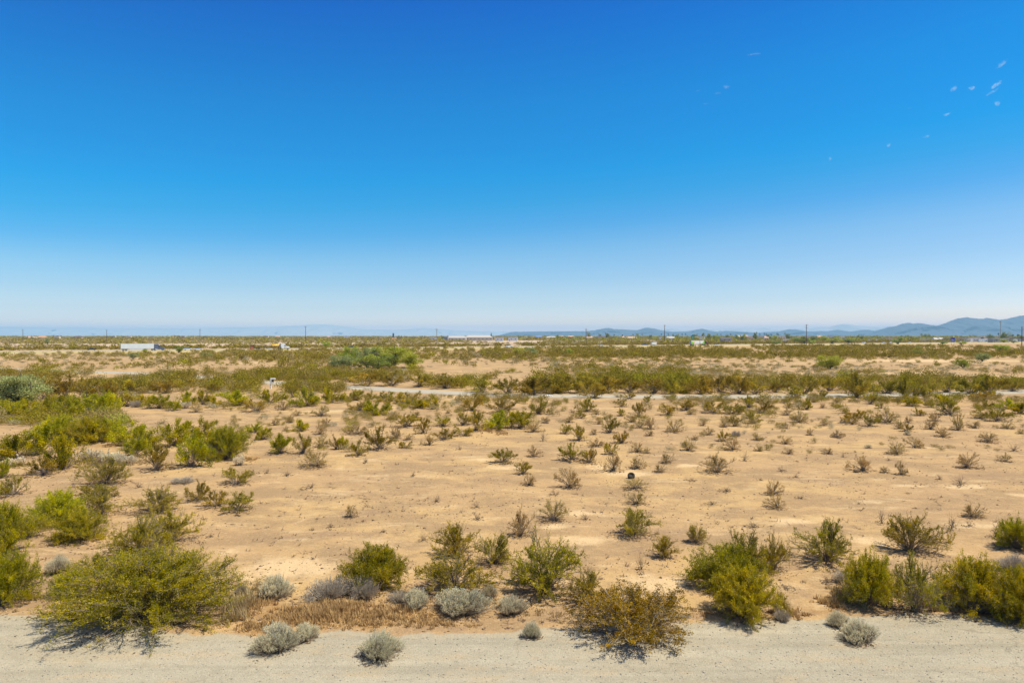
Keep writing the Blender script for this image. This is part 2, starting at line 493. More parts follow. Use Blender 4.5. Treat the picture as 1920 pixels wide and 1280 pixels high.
TRACKS = [[(610, 990), (632, 950), (640, 905), (637, 870)], [(480, 1010), (560, 975), (600, 955)], [(690, 985), (740, 950), (800, 915), (880, 878), (905, 865)], [(700, 990), (752, 953), (812, 918), (892, 880)],
          [(480, 972), (600, 960), (700, 958), (860, 967)], [(640, 885), (760, 880), (900, 895), (1060, 885)], [(1650, 1160), (1500, 1150), (1480, 1120), (1470, 1100)], [(1700, 925), (1780, 912), (1920, 930)], [(640, 940), (760, 925), (960, 920)],
          [(880, 1000), (1200, 1010), (1480, 1000)], [(1440, 850), (1600, 870), (1920, 905)]]


def track_mask(x, y):
    out = np.zeros_like(x)
    for k, t in enumerate(TRACKS):
        P = [G(a, b) for a, b in t]
        for a, b in zip(P[:-1], P[1:]):
            dx, dy = b.x - a.x, b.y - a.y; L2 = dx * dx + dy * dy
            u = np.clip(((x - a.x) * dx + (y - a.y) * dy) / L2, 0, 1)
            wob = (fbm(x, y, 3.0, 40 + k, 2) - .5) * .5
            d = np.sqrt((x - a.x - u * dx) ** 2 + (y - a.y - u * dy) ** 2) + wob
            out = np.maximum(out, (.30 + .22 * fbm(x, y, 4, 70 + k, 2)) * np.exp(-(d / .16) ** 2))
    return out


def build_ground():
    rr = [1.0]
    while rr[-1] < 31500:
        r_ = rr[-1]
        k = .05 if r_ < 14 else (.0045 if r_ < 70 else (.007 if r_ < 200 else .03))
        rr.append(r_ * (1 + k))
    rr = np.array(rr)
    az = np.concatenate([np.linspace(-math.pi, -.86, 60, endpoint=False), np.linspace(-.86, .86, 430, endpoint=False), np.linspace(.86, math.pi, 60, endpoint=False)])
    A, Q = np.meshgrid(az, rr)
    x = (np.sin(A) * Q).ravel(); y = (np.cos(A) * Q).ravel()
    z = ground_z(x, y) * np.clip((400 - np.hypot(x, y)) / 200, 0, 1)
    n, mcol = len(rr), len(az)
    i = np.arange(n - 1)[:, None] * mcol; j = np.arange(mcol)[None, :]
    f = np.stack([i + j, i + (j + 1) % mcol, i + mcol + (j + 1) % mcol, i + mcol + j], -1).reshape(-1, 4)[:, ::-1]
    v = np.stack([x, y, z], 1)
    v = np.vstack([v, [[0, 0, float(ground_z(0, 0))]]])
    cap = np.stack([np.full(mcol, len(v) - 1), np.arange(mcol), (np.arange(mcol) + 1) % mcol], 1)[:, ::-1]
    off = hw_off(x, y)
    straw = np.exp(-((off - 12) / 26) ** 4) * .9 + np.exp(-((off + 25) / 45) ** 2) * .6
    far_n = fbm(x, y * 2.2, 260, 77, 3)
    pink = np.clip((off - 60) / 30, 0, 1) * np.clip((700 - off) / 200, 0, 1) * (.35 + far_n * .9)
    edge = np.exp(-((y - road_edge_y(x)) / .38) ** 2)
    attrs = {'edge': edge, 'pale': np.maximum(splat(x, y, PALE), track_mask(x, y)), 'crust': splat(x, y, CRUST), 'weeds': splat(x, y, WEEDS), 'straw': straw, 'pink': pink}
    attrs = {k: np.append(q, 0) for k, q in attrs.items()}
    me = np_mesh('ground', v, [f, cap], attrs=attrs, smooth=True)
    return tag(link('ground', me, SOIL), kind='structure')


build_ground()


# ------------------------------------------------------------------ roads
def asphalt(name, ca, cb, speck=.5, crack=True, yl=None):
    m, n, l, out = new_mat(name)
    p = n.new('ShaderNodeBsdfPrincipled'); p.inputs['Roughness'].default_value = .92; p.inputs['Specular IOR Level'].default_value = .15
    g = n.new('ShaderNodeNewGeometry')

    def noise(s, d=4, r=.65, sx=1, sy=1):
        mp = n.new('ShaderNodeMapping'); mp.inputs['Scale'].default_value = (sx, sy, 1); l.new(g.outputs['Position'], mp.inputs[0])
        q = n.new('ShaderNodeTexNoise'); q.inputs['Scale'].default_value = s; q.inputs['Detail'].default_value = d; q.inputs['Roughness'].default_value = r
        l.new(mp.outputs[0], q.inputs['Vector']); return q.outputs[0]

    def mix(f, a, b):
        q = n.new('ShaderNodeMix'); q.data_type = 'RGBA'; l.new(f, q.inputs[0])
        for i, v in ((6, a), (7, b)):
            if isinstance(v, tuple): q.inputs[i].default_value = (*v, 1)
            else: l.new(v, q.inputs[i])
        return q.outputs[2]

    def rng(v, a, b, c=0, d=1):
        q = n.new('ShaderNodeMapRange'); q.inputs[1].default_value = a; q.inputs[2].default_value = b; q.inputs[3].default_value = c; q.inputs[4].default_value = d
        l.new(v, q.inputs[0]); return q.outputs[0]
    c = mix(rng(noise(.35, 5, .6, .5, 1.6), .35, .65), ca, cb)
    c = mix(rng(noise(.9, 4, .6, .06, 1.2), .47, .62, 0, .7), c, tuple(q * .82 for q in ca))
    c = mix(rng(noise(.7, 5, .7, .12, 1.0), .52, .64, 0, .5), c, tuple(q * 1.16 for q in cb))
    c = mix(rng(noise(1.5, 5, .7), .5, .7, 0, .55), c, tuple(q * .80 for q in ca))
    c = mix(rng(noise(.5, 5, .7, 1, 2.5), .52, .66, 0, .5), c, (.50, .375, .225))
    s = noise(28, 3, .8)
    c = mix(rng(s, .56, .70, 0, speck), c, tuple(q * .5 for q in ca))
    c = mix(rng(s, .44, .30, 0, speck), c, (.72, .68, .56))
    s2 = noise(11, 2, .7)
    c = mix(rng(s2, .60, .75, 0, speck * .8), c, tuple(q * .62 for q in ca))
    if crack:
        w = n.new('ShaderNodeTexVoronoi'); w.feature = 'DISTANCE_TO_EDGE'; w.inputs['Scale'].default_value = .33
        wn_ = n.new('ShaderNodeTexNoise'); wn_.inputs['Scale'].default_value = 1.4; wn_.inputs['Detail'].default_value = 5; l.new(g.outputs['Position'], wn_.inputs['Vector'])
        ad = n.new('ShaderNodeVectorMath'); ad.operation = 'MULTIPLY_ADD'; l.new(wn_.outputs['Color'], ad.inputs[0]); ad.inputs[1].default_value = (1.3, 1.3, 0); l.new(g.outputs['Position'], ad.inputs[2])
        l.new(ad.outputs[0], w.inputs['Vector'])
        q = n.new('ShaderNodeMath'); q.operation = 'MULTIPLY'
        l.new(rng(w.outputs['Distance'], .003, .010, .40, 0), q.inputs[0]); l.new(rng(noise(.25, 3), .48, .58), q.inputs[1])
        c = mix(q.outputs[0], c, (.17, .145, .105))
    l.new(c, p.inputs['Base Color'])
    b = n.new('ShaderNodeBump'); b.inputs['Strength'].default_value = .8; b.inputs['Distance'].default_value = .03
    l.new(s, b.inputs['Height']); l.new(b.outputs[0], p.inputs['Normal'])
    l.new(p.outputs[0], out.inputs[0])
    return m


OLD_ASPHALT = asphalt('sun bleached chip seal', (.385, .345, .255), (.45, .405, .305), .6)
LOCAL_ASPHALT = asphalt('pale worn asphalt', (.40, .37, .30), (.46, .42, .34), .3, False)
HW_ASPHALT = asphalt('highway asphalt', (.36, .33, .30), (.42, .39, .35), .2, False)
PAINT_W = plain('road paint white', (.7, .7, .66), .7)
PAINT_Y = plain('road paint yellow', (.6, .42, .06), .7)


def near_road():
    xs = np.concatenate([np.arange(-120, -30, 1.0), np.arange(-30, 30, .06), np.arange(30, 120, 1.0)])
    ye = road_edge_y(xs)
    rows = [ye, ye - .15, ye - .6, ye - 1.5, ye - 4, ye - 9, ye - 14]
    V = []
    for k, r_ in enumerate(rows):
        V.append(np.stack([xs, r_, np.full_like(xs, .0 if k == 0 else .012)], 1))
    V = np.vstack(V); n = len(xs)
    i = np.arange(len(rows) - 1)[:, None] * n; j = np.arange(n - 1)[None, :]
    f = np.stack([i + j, i + n + j, i + n + j + 1, i + j + 1], -1).reshape(-1, 4)
    tag(link('gravel_road', np_mesh('gravel_road', V, [f]), OLD_ASPHALT), kind='structure')


near_road()


def strip(name, P, offs, z, mat, kind='structure', thick=0.0):
    """a ribbon along the polyline P between the two side offsets"""
    n = len(P); A = []
    for i, p in enumerate(P):
        t = (P[min(i + 1, n - 1)] - P[max(i - 1, 0)]).normalized(); nn = Vector((-t.y, t.x, 0))
        A.append((p + nn * offs[0], p + nn * offs[1]))
    mb = MB()
    vs = []
    for a, b in A: vs += [(a.x, a.y, z), (b.x, b.y, z)]
    mb.add(vs, [(2 * i, 2 * i + 2, 2 * i + 3, 2 * i + 1) for i in range(n - 1)])
    o = mb.build(name, mat)
    return tag(o, kind=kind)


def smooth_line(P, step=3.0):
    out = []
    for i in range(len(P) - 1):
        p0, p1, p2, p3 = P[max(i - 1, 0)], P[i], P[i + 1], P[min(i + 2, len(P) - 1)]
        k = max(2, int((p2 - p1).length / step))
        for q in range(k):
            t = q / k
            out.append(.5 * ((2 * p1) + (p2 - p0) * t + (2 * p0 - 5 * p1 + 4 * p2 - p3) * t * t + (3 * p1 - p0 - 3 * p2 + p3) * t ** 3))
    out.append(P[-1]); return out


LOC = smooth_line(LOCAL)
strip('side_road', LOC, (-2.9, 2.9), .02, LOCAL_ASPHALT)
hw = [Vector((x, HW_A + HW_B * x, 0)) for x in np.linspace(-900, 1500, 60)]
HW_NEAR, HW_FAR = 0.0, 27.0
strip('highway', hw, (-6.5, 6.5), .02, HW_ASPHALT)
strip('highway', hw, (20.5, 33.5), .02, HW_ASPHALT)
for o_ in (-4.6, 3.8, 23.2, 31.6):
    strip('highway_edge_line', hw, (o_ - .1, o_ + .1), .026, PAINT_Y if o_ in (3.8, 23.2) else PAINT_W)


# ------------------------------------------------------------------ mountains
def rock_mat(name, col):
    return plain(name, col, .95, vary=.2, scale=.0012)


def ridge(name, dist, prof, mat, depth, seed, jag=.03):
    """a real mountain range: crest heights measured at its distance, slopes falling to the plain on both sides with spurs and gullies"""
    rng_ = np.random.default_rng(seed)
    xs_px = np.arange(prof[0][0], prof[-1][0] + 1, 1.2)
    ys = np.interp(xs_px, [p[0] for p in prof], [p[1] for p in prof])
    X = (xs_px - 960) / 1280 * dist
    Hc = np.maximum(5, (630 - ys) / 1280 * dist)
    Hc = Hc * (1 + (fbm(X, X * 0, dist * .006, seed, 4) - .5) * jag * 2)
    rows = np.linspace(-1, 1, 41)
    V = []
    for u in rows:
        wob = (fbm(X, X * 0 + u * 900, dist * .02, seed + 5, 3) - .5) * depth * 2.0 * abs(u)
        Y = dist + u * depth * (.6 + .4 * Hc / Hc.max()) + wob * (1 - abs(u))
        prof_u = (1 - abs(u)) ** 1.15
        gull = (fbm(X + u * depth * .2, Y, dist * .012, seed + 9, 5) - .5)
        Z = (Hc + 5) * prof_u * (1 + gull * 1.1 * (1 - prof_u)) - 2
        Z = np.where(abs(u) > .99, -4, np.minimum(Z, 424))
        V.append(np.stack([X, Y, Z], 1))
    V = np.vstack(V); n = len(X)
    i = np.arange(len(rows) - 1)[:, None] * n; j = np.arange(n - 1)[None, :]
    f = np.stack([i + j, i + j + 1, i + n + j + 1, i + n + j], -1).reshape(-1, 4)
    tag(link(name, np_mesh(name, V, [f], smooth=True), mat), kind='structure')


RK = rock_mat('haze blue rock', (.06, .075, .10))  # blue put into the rock colour to deepen the haze tint
RK_PALE = rock_mat('haze paled rock', (.46, .43, .41))  # rock colour lightened to paint in haze fade towards the sky
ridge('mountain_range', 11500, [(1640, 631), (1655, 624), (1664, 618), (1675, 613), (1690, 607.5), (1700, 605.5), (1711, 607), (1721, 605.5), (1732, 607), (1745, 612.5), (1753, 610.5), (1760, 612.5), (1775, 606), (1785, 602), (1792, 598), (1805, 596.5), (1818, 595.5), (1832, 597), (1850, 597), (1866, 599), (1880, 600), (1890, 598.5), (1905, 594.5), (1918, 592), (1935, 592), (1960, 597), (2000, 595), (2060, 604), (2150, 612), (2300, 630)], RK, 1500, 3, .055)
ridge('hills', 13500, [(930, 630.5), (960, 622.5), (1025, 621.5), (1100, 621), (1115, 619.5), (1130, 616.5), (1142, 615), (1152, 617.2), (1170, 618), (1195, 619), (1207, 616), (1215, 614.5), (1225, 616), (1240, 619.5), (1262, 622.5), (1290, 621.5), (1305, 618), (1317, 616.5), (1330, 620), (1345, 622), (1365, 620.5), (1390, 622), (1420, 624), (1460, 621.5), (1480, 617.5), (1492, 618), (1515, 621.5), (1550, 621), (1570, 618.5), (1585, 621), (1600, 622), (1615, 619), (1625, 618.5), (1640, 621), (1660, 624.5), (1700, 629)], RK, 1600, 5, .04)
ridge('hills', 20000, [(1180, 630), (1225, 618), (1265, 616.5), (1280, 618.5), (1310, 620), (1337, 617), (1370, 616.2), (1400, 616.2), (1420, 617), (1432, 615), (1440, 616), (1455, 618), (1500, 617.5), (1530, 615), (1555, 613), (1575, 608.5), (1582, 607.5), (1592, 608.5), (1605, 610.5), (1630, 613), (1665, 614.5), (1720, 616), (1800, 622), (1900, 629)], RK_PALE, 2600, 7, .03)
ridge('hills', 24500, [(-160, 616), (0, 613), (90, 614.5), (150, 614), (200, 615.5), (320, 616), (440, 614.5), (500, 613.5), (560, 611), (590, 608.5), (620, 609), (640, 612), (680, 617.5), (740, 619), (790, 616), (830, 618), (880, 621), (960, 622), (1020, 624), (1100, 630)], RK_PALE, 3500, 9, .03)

# ------------------------------------------------------------------ desert air
hz, hn_, hl, ho = new_mat('desert air')
pv = hn_.new('ShaderNodeVolumePrincipled')
pv.inputs['Color'].default_value = (.33, .655, 1.0, 1); pv.inputs['Density'].default_value = 6.2e-5; pv.inputs['Anisotropy'].default_value = 0.0
hl.new(pv.outputs[0], ho.inputs['Volume'])
mb = MB(); mb.box((0, 0, 212), (66000, 66000, 436))
tag(mb.build('haze', hz), 'thin pale blue haze over the far plain and mountains', 'haze', kind='stuff')


# ------------------------------------------------------------------ plants
def tubes_np(lines, sides=3):
    """lines: list of (pts (k,3), radii (k,)) -> verts, quads"""
    V = []; F = []; b = 0
    ang = np.arange(sides) / sides * 2 * math.pi
    ca, sa = np.cos(ang), np.sin(ang)
    for P, Rr in lines:
        P = np.asarray(P, float); k = len(P)
        T = np.gradient(P, axis=0); T /= np.linalg.norm(T, axis=1)[:, None] + 1e-9
        ref = np.array([0.31, .17, .93]); A = np.cross(T, ref); A /= np.linalg.norm(A, axis=1)[:, None] + 1e-9; B = np.cross(T, A)
        ring = P[:, None, :] + (A[:, None, :] * ca[None, :, None] + B[:, None, :] * sa[None, :, None]) * np.asarray(Rr)[:, None, None]
        V.append(ring.reshape(-1, 3))
        i = np.arange(k - 1)[:, None] * sides; j = np.arange(sides)[None, :]
        F.append((np.stack([i + j, i + (j + 1) % sides, i + sides + (j + 1) % sides, i + sides + j], -1) + b).reshape(-1, 4)); b += k * sides
    return np.vstack(V), np.vstack(F)


def leaves_np(rng, C, D, L, W, tint, jitter=.7):
    """rhombic leaves: centres C, preferred direction D"""
    n = len(C)
    d = D + rng.normal(0, jitter, (n, 3)); d /= np.linalg.norm(d, axis=1)[:, None] + 1e-9
    r = rng.normal(0, 1, (n, 3)); s = np.cross(d, r); s /= np.linalg.norm(s, axis=1)[:, None] + 1e-9
    l = (L * rng.uniform(.6, 1.3, n))[:, None]; w = (W * rng.uniform(.6, 1.3, n))[:, None]
    V = np.stack([C - d * l * .5, C + s * w * .5, C + d * l * .5, C - s * w * .5], 1).reshape(-1, 3)
    F = np.arange(n * 4).reshape(-1, 4)
    return V, F, np.repeat(tint, 4)


def bez(a, b, c, n):
    t = np.linspace(0, 1, n)[:, None]
    return (1 - t) ** 2 * a + 2 * t * (1 - t) * b + t ** 2 * c


def shrub(seed, stems, subs, leaves, leaf, H=.85, low=.35, tipspread=.05, stem_r=.012, along=.35, vase=1.0, lopside=.25, patch=0.35, fvar=.75):
    """unit half-width shrub of arching stems; leaves in sprays on the outer twigs"""
    rng = np.random.default_rng(seed)
    lines = []; tips = []; dirs = []; tint = []; wts = []
    oaz = rng.uniform(0, 6.28)
    for i in range(stems):
        az = rng.uniform(0, 2 * math.pi)
        q = rng.uniform(0, 1)
        th = (q ** (.62 if fvar > .5 else .85)) * (math.pi / 2 * (1.0 - .25 * (1 - low))) + .03
        rad = (rng.uniform(.72, 1.06) if fvar > .5 else rng.uniform(.80, .98)) * (1 + lopside * math.cos(az - oaz))
        tip = np.array([math.sin(th) * math.cos(az) * rad, math.sin(th) * math.sin(az) * rad, (math.cos(th) ** (.6 if fvar > .5 else .45) * (1 - low * .3) + low * .3 * (1 - q)) * H * rng.uniform(.72, 1.08) + .04])
        base = np.array([rng.normal(0, .05), rng.normal(0, .05), -.02])
        ctrl = base + (tip - base) * .45 + np.array([0, 0, H * .16 * vase]) - np.array([tip[0], tip[1], 0]) * .12 * vase + rng.normal(0, .05, 3)
        P = bez(base, ctrl, tip, 6)
        P[1:-1] += rng.normal(0, .018, (4, 3))
        r0 = stem_r * rng.uniform(.7, 1.3)
        lines.append((P, np.linspace(r0, r0 * .3, 6)))
        tn = rng.normal(.5, patch)
        full = rng.lognormal(0, fvar)
        L0 = np.linalg.norm(tip - base)
        for s in range(subs):
            t = rng.uniform(.35, .97); k = t * 5; k0 = int(k); p = P[k0] + (P[min(k0 + 1, 5)] - P[k0]) * (k - k0)
            tg = P[min(k0 + 1, 5)] - P[k0]; tg /= np.linalg.norm(tg) + 1e-9
            d = tg * .8 + rng.normal(0, .5, 3) + np.array([0, 0, .35]); d /= np.linalg.norm(d)
            ln = L0 * rng.uniform(.14, .30)
            q_ = bez(p, p + tg * ln * .5, p + d * ln, 4)
            lines.append((q_, np.linspace(r0 * .45, r0 * .18, 4)))
            tips.append(q_); dirs.append(d); tint.append(tn + rng.normal(0, .12)); wts.append(full * (0.4 + t))
        tips.append(P[2:]); dirs.append(P[-1] - P[-3]); tint.append(tn); wts.append(full * 1.2)
    for i in range(int(stems * .7)):      # dead woody skirt about the foot
        az = rng.uniform(0, 6.28); ln = rng.uniform(.18, .62); th = rng.uniform(.9, 1.5)
        tp = np.array([math.sin(th) * math.cos(az) * ln, math.sin(th) * math.sin(az) * ln, math.cos(th) * ln * H + rng.uniform(0, .06)]); b0 = rng.normal(0, .06, 3) * (1, 1, 0)
        Q = bez(b0, b0 * .4 + tp * .5 + np.array([0, 0, .05]), tp, 4); Q[1:3] += rng.normal(0, .02, (2, 3)); Q[:, 2] = np.maximum(Q[:, 2], 0)
        lines.append((Q, np.linspace(stem_r * .8, stem_r * .3, 4)))
    sv, sf = tubes_np(lines)
    wts = np.array(wts) / sum(wts)
    pick = rng.choice(len(tips), leaves, p=wts)
    C = np.zeros((leaves, 3)); D = np.zeros((leaves, 3)); T = np.zeros(leaves)
    u = 1 - np.abs(rng.normal(0, along, leaves)).clip(0, .95)
    tarr = [np.asarray(t) for t in tips]
    for k in np.unique(pick):
        idx = np.where(pick == k)[0]; P = tarr[k]; s = u[idx] * (len(P) - 1); i0 = np.minimum(s.astype(int), len(P) - 2); fr = (s - i0)[:, None]
        C[idx] = P[i0] * (1 - fr) + P[i0 + 1] * fr; D[idx] = dirs[k] / (np.linalg.norm(dirs[k]) + 1e-9); T[idx] = tint[k]
    C += rng.normal(0, tipspread, C.shape); C[:, 2] = np.maximum(C[:, 2], .015)
    T = np.clip(T + rng.normal(0, .15, leaves), 0, 1)
    D[:, 2] += .3
    return (sv, sf), leaves_np(rng, C, D, leaf, leaf * .5, T)


def sage_bush(seed, stems, leaves, leaf, H=.75):
    """a mound of lobes, each many fine stems ending in pale feathery plumes over a grey twiggy base"""
    rng = np.random.default_rng(seed); lines = []; C = []; D = []; T = []
    nl = 6; per = max(1, leaves // stems)
    la = rng.uniform(0, 6.28) + np.arange(nl) / nl * 6.28 + rng.normal(0, .4, nl); lr = rng.uniform(.25, .62, nl); lr[0] = .05
    lc = np.stack([np.cos(la) * lr, np.sin(la) * lr], 1); lz = rng.uniform(.6, 1.05, nl); lz[0] = 1.05; lt = rng.normal(.55, .18, nl)
    for i in range(stems):
        k = rng.integers(0, nl); az = rng.uniform(0, 2 * math.pi); th = math.acos(1 - rng.uniform(0, .95)); rad = .42 * rng.uniform(.6, 1.25)
        tip = np.array([lc[k, 0] + math.sin(th) * math.cos(az) * rad, lc[k, 1] + math.sin(th) * math.sin(az) * rad, (.32 + math.cos(th) * .62) * H * lz[k] * rng.uniform(.85, 1.15)])
        base = np.array([lc[k, 0] * .35 + rng.normal(0, .05), lc[k, 1] * .35 + rng.normal(0, .05), 0])
        P = bez(base, base * .4 + tip * .6 - np.array([0, 0, .12]), tip, 4); P[:, 2] = np.maximum(P[:, 2], 0)
        lines.append((P, np.linspace(.012, .005, 4)))
        d = (P[-1] - P[-2]); d /= np.linalg.norm(d); d[2] += .8
        s = rng.uniform(0, 1, per) ** .6
        C.append(P[2] * .6 + P[3] * .4 + (P[3] - P[2]) * (s[:, None] * .75) + rng.normal(0, .022, (per, 3)) + np.array([0, 0, .05]) * s[:, None]); D.append(np.repeat(d[None], per, 0)); T.append(np.clip(lt[k] + rng.normal(0, .18) + rng.normal(0, .12, per) + (s - .4) * .5, 0, 1))
    C = np.vstack(C); C[:, 2] = np.maximum(C[:, 2], .02)
    return tubes_np(lines), leaves_np(rng, C, np.vstack(D), leaf, leaf * .42, np.concatenate(T), .35)


def twigs(seed, stems, H=.5, forks=5, r=.016):
    rng = np.random.default_rng(seed); lines = []
    for i in range(stems):
        az = rng.uniform(0, 2 * math.pi); th = rng.uniform(.25, 1.45); ln = rng.uniform(.55, 1.05)
        tip = np.array([math.sin(th) * math.cos(az) * ln, math.sin(th) * math.sin(az) * ln, abs(math.cos(th)) * ln * H * 1.3 + .04])
        base = rng.normal(0, .05, 3) * (1, 1, 0)
        P = bez(base, base + (tip - base) * .5 + np.array([0, 0, rng.uniform(-.02, .15)]), tip, 6); P[1:-1] += rng.normal(0, .03, (4, 3)); P[:, 2] = np.maximum(P[:, 2], .0)
        r0 = r * rng.uniform(.6, 1.3); lines.append((P, np.linspace(r0, r0 * .3, 6)))
        for s in range(forks):
            k = rng.integers(1, 5); p = P[k]; d = (P[k + 1] - P[k]); d /= np.linalg.norm(d) + 1e-9; d = d + rng.normal(0, .55, 3); l2 = rng.uniform(.15, .4)
            q = bez(p, p + d * l2 * .5, p + d * l2 + (0, 0, .03), 4); q[:, 2] = np.maximum(q[:, 2], 0); lines.append((q, np.linspace(r0 * .5, r0 * .2, 4)))
    return tubes_np(lines)


def tree_crown(seed, limbs, clumps, per, leaf, H=1.0, droop=.1, spread=.14, twig=8):
    """spreading desert tree: several trunks, limbs, crown of leaf clumps with gaps between"""
    rng = np.random.default_rng(seed); lines = []; ends = []
    for i in range(limbs):
        az = i / limbs * 6.28 + rng.normal(0, .4); th = rng.uniform(.15, 1.15)
        tip = np.array([math.sin(th) * math.cos(az) * .75, math.sin(th) * math.sin(az) * .75, math.cos(th) * H * .62 + .2 * H])
        base = np.array([rng.normal(0, .03), rng.normal(0, .03), -.03])
        P = bez(base, base + (tip - base) * .45 + np.array([0, 0, .12 * H]), tip, 7); P[1:-1] += rng.normal(0, .02, (5, 3))
        lines.append((P, np.linspace(.045, .014, 7)))
        for s in range(twig):
            k = rng.integers(2, 7); p = P[k]; d = rng.normal(0, 1, 3); d[2] = abs(d[2]) * .6; d /= np.linalg.norm(d); d = d + (tip - base) * .5; ln = rng.uniform(.15, .38)
            q = bez(p, p + d * ln * .6, p + d * ln - np.array([0, 0, droop * ln]), 4); lines.append((q, np.linspace(.014, .004, 4))); ends.append(q[-1]); ends.append(q[2])
    ends = np.array(ends)
    pk = rng.integers(0, len(ends), clumps)
    cen = ends[pk] + rng.normal(0, .07, (clumps, 3)) * (1, 1, .8)
    r_ = np.hypot(cen[:, 0], cen[:, 1]); cen[:, :2] *= np.where(r_ > 1, 1 / r_, 1)[:, None]; cen[:, 2] = np.clip(cen[:, 2], .10, H)
    n = clumps * per; C = np.repeat(cen, per, 0) + rng.normal(0, 1, (n, 3)) * np.repeat(rng.uniform(.35, 1.1, clumps), per)[:, None] * spread * (1, 1, .6)
    C[:, 2] = np.maximum(C[:, 2], .03)
    T = np.clip(np.repeat(rng.normal(.5, .28, clumps), per) + rng.normal(0, .12, n), 0, 1)
    D = np.tile(np.array([0, 0, -.2]), (n, 1))
    return tubes_np(lines, 5), leaves_np(rng, C, D, leaf, leaf * .5, T, 1.0)


def two_meshes(tag_, res):
    (sv, sf), (lv, lf, lt) = res
    # bring every shrub to half-width 1 and height 1
    r_ = np.percentile(np.hypot(lv[:, 0], lv[:, 1]), 91); h_ = np.percentile(lv[:, 2], 98.5) * 1.04
    k = np.array([1 / r_, 1 / r_, 1 / h_]); sv = sv * k; lv = lv * k
    return np_mesh(tag_ + '_stems', sv, [sf], smooth=True), np_mesh(tag_ + '_leaves', lv, [lf], attrs={'tint': lt})


PROTO = {}
for k in range(7):   # near, leafy
    PROTO['L', 2, k] = two_meshes('leafy', shrub(100 + k, 120, 12, 48000, .030, H=.80, low=1.15, tipspread=.022, stem_r=.008, along=.42, patch=.33, lopside=.06, fvar=.35))
for k in range(7):   # near, open
    PROTO['O', 2, k] = two_meshes('open', shrub(200 + k, 60, 12, 14500, .032, H=.85, low=.85, tipspread=.018, stem_r=.011, along=.34, vase=1.3))
PROTO['L', 3, 0] = two_meshes('largest', shrub(177, 190, 14, 105000, .019, H=.80, low=1.2, tipspread=.016, stem_r=.007, along=.42, patch=.33, lopside=.02, fvar=.4))
for k in range(3):
    PROTO['R', 2, k] = two_meshes('rusty', shrub(300 + k, 90, 12, 26000, .032, H=.75, low=1.1, tipspread=.020, stem_r=.009, along=.35, patch=.3, lopside=.05, fvar=.4))
for k in range(8):   # middle distance
    PROTO['L', 1, k] = two_meshes('leafy_mid', shrub(400 + k, 26, 7, 7000, .060, H=.85, low=.9, tipspread=.045, stem_r=.014, along=.45))
    PROTO['O', 1, k] = two_meshes('open_mid', shrub(500 + k, 24, 6, 4200, .056, H=.85, low=.85, tipspread=.036, stem_r=.016, along=.4))
    PROTO['B', 1, k] = two_meshes('bare_mid', shrub(600 + k, 30, 7, 3300, .050, H=.85, low=1.0, tipspread=.034, stem_r=.017, along=.35))
for k in range(4):
    PROTO['S', 2, k] = two_meshes('sage', sage_bush(700 + k, 700, 15000, .038))
    PROTO['S', 1, k] = two_meshes('sage_mid', sage_bush(720 + k, 120, 1500, .10))
    PROTO['G', 2, k] = two_meshes('grey', sage_bush(740 + k, 620, 3600, .040))
TW = [np_mesh('twigs', *[[a, [b]] for a, b in [twigs(800 + k, 13, .55, 6)]][0], smooth=True) for k in range(6)]
TREES = {}
for k in range(5):
    TREES[2, k] = two_meshes('tree', tree_crown(900 + k, 7, 130, 75, .050, H=.85, spread=.11))
    TREES[1, k] = two_meshes('tree_mid', tree_crown(920 + k, 5, 60, 26, .12, H=.95, twig=4))

# every plant by hand: x, bottom y, width, height in the photograph's pixels
PL = {}
PL['L'] = """280 1208 290 166;130 1125 60 50;3 1050 95 100;15 1138 95 100;110 990 88 66;150 1020 85 56;30 862 62 50;4 896 28 45;76 852 60 58;122 882 62 66;112 832 80 50;165 832 80 48;197 830 62 42;
240 836 60 45;265 842 50 40;330 836 60 50;357 877 65 62;427 861 68 62;255 857 42 36;385 846 50 45;15 786 50 35;50 781 42 32;100 773 42 32;133 784 54 42;188 777 62 42;268 759 18 20;298 766 42 26;327 769 24 18;
350 758 34 24;380 759 34 27;403 764 26 20;440 761 52 30;507 756 42 26;573 762 50 36;620 757 42 28;564 808 32 21;476 812 24 18;494 823 26 23;525 850 38 38;702 1108 118 88;1395 1165 118 96;1362 1108 130 84;1830 1158 125 108;1912 1172 95 105;1906 1032 70 58;
667 751 28 20;704 777 46 27;812 769 28 21;645 843 20 28;935 806 50 34;975 804 46 33;1000 742 56 36;1045 738 60 34;1090 737 60 36;1135 738 55 34;1262 739 50 30;1315 739 50 34;1385 739 50 34;
1605 746 52 48;1660 739 60 28;1700 746 50 40;1712 761 30 20;1855 741 50 38;1820 739 42 30;1890 766 34 19;1916 776 40 22;1770 759 34 18;1512 767 18 26;780 766 48 18;1632 1143 96 100"""
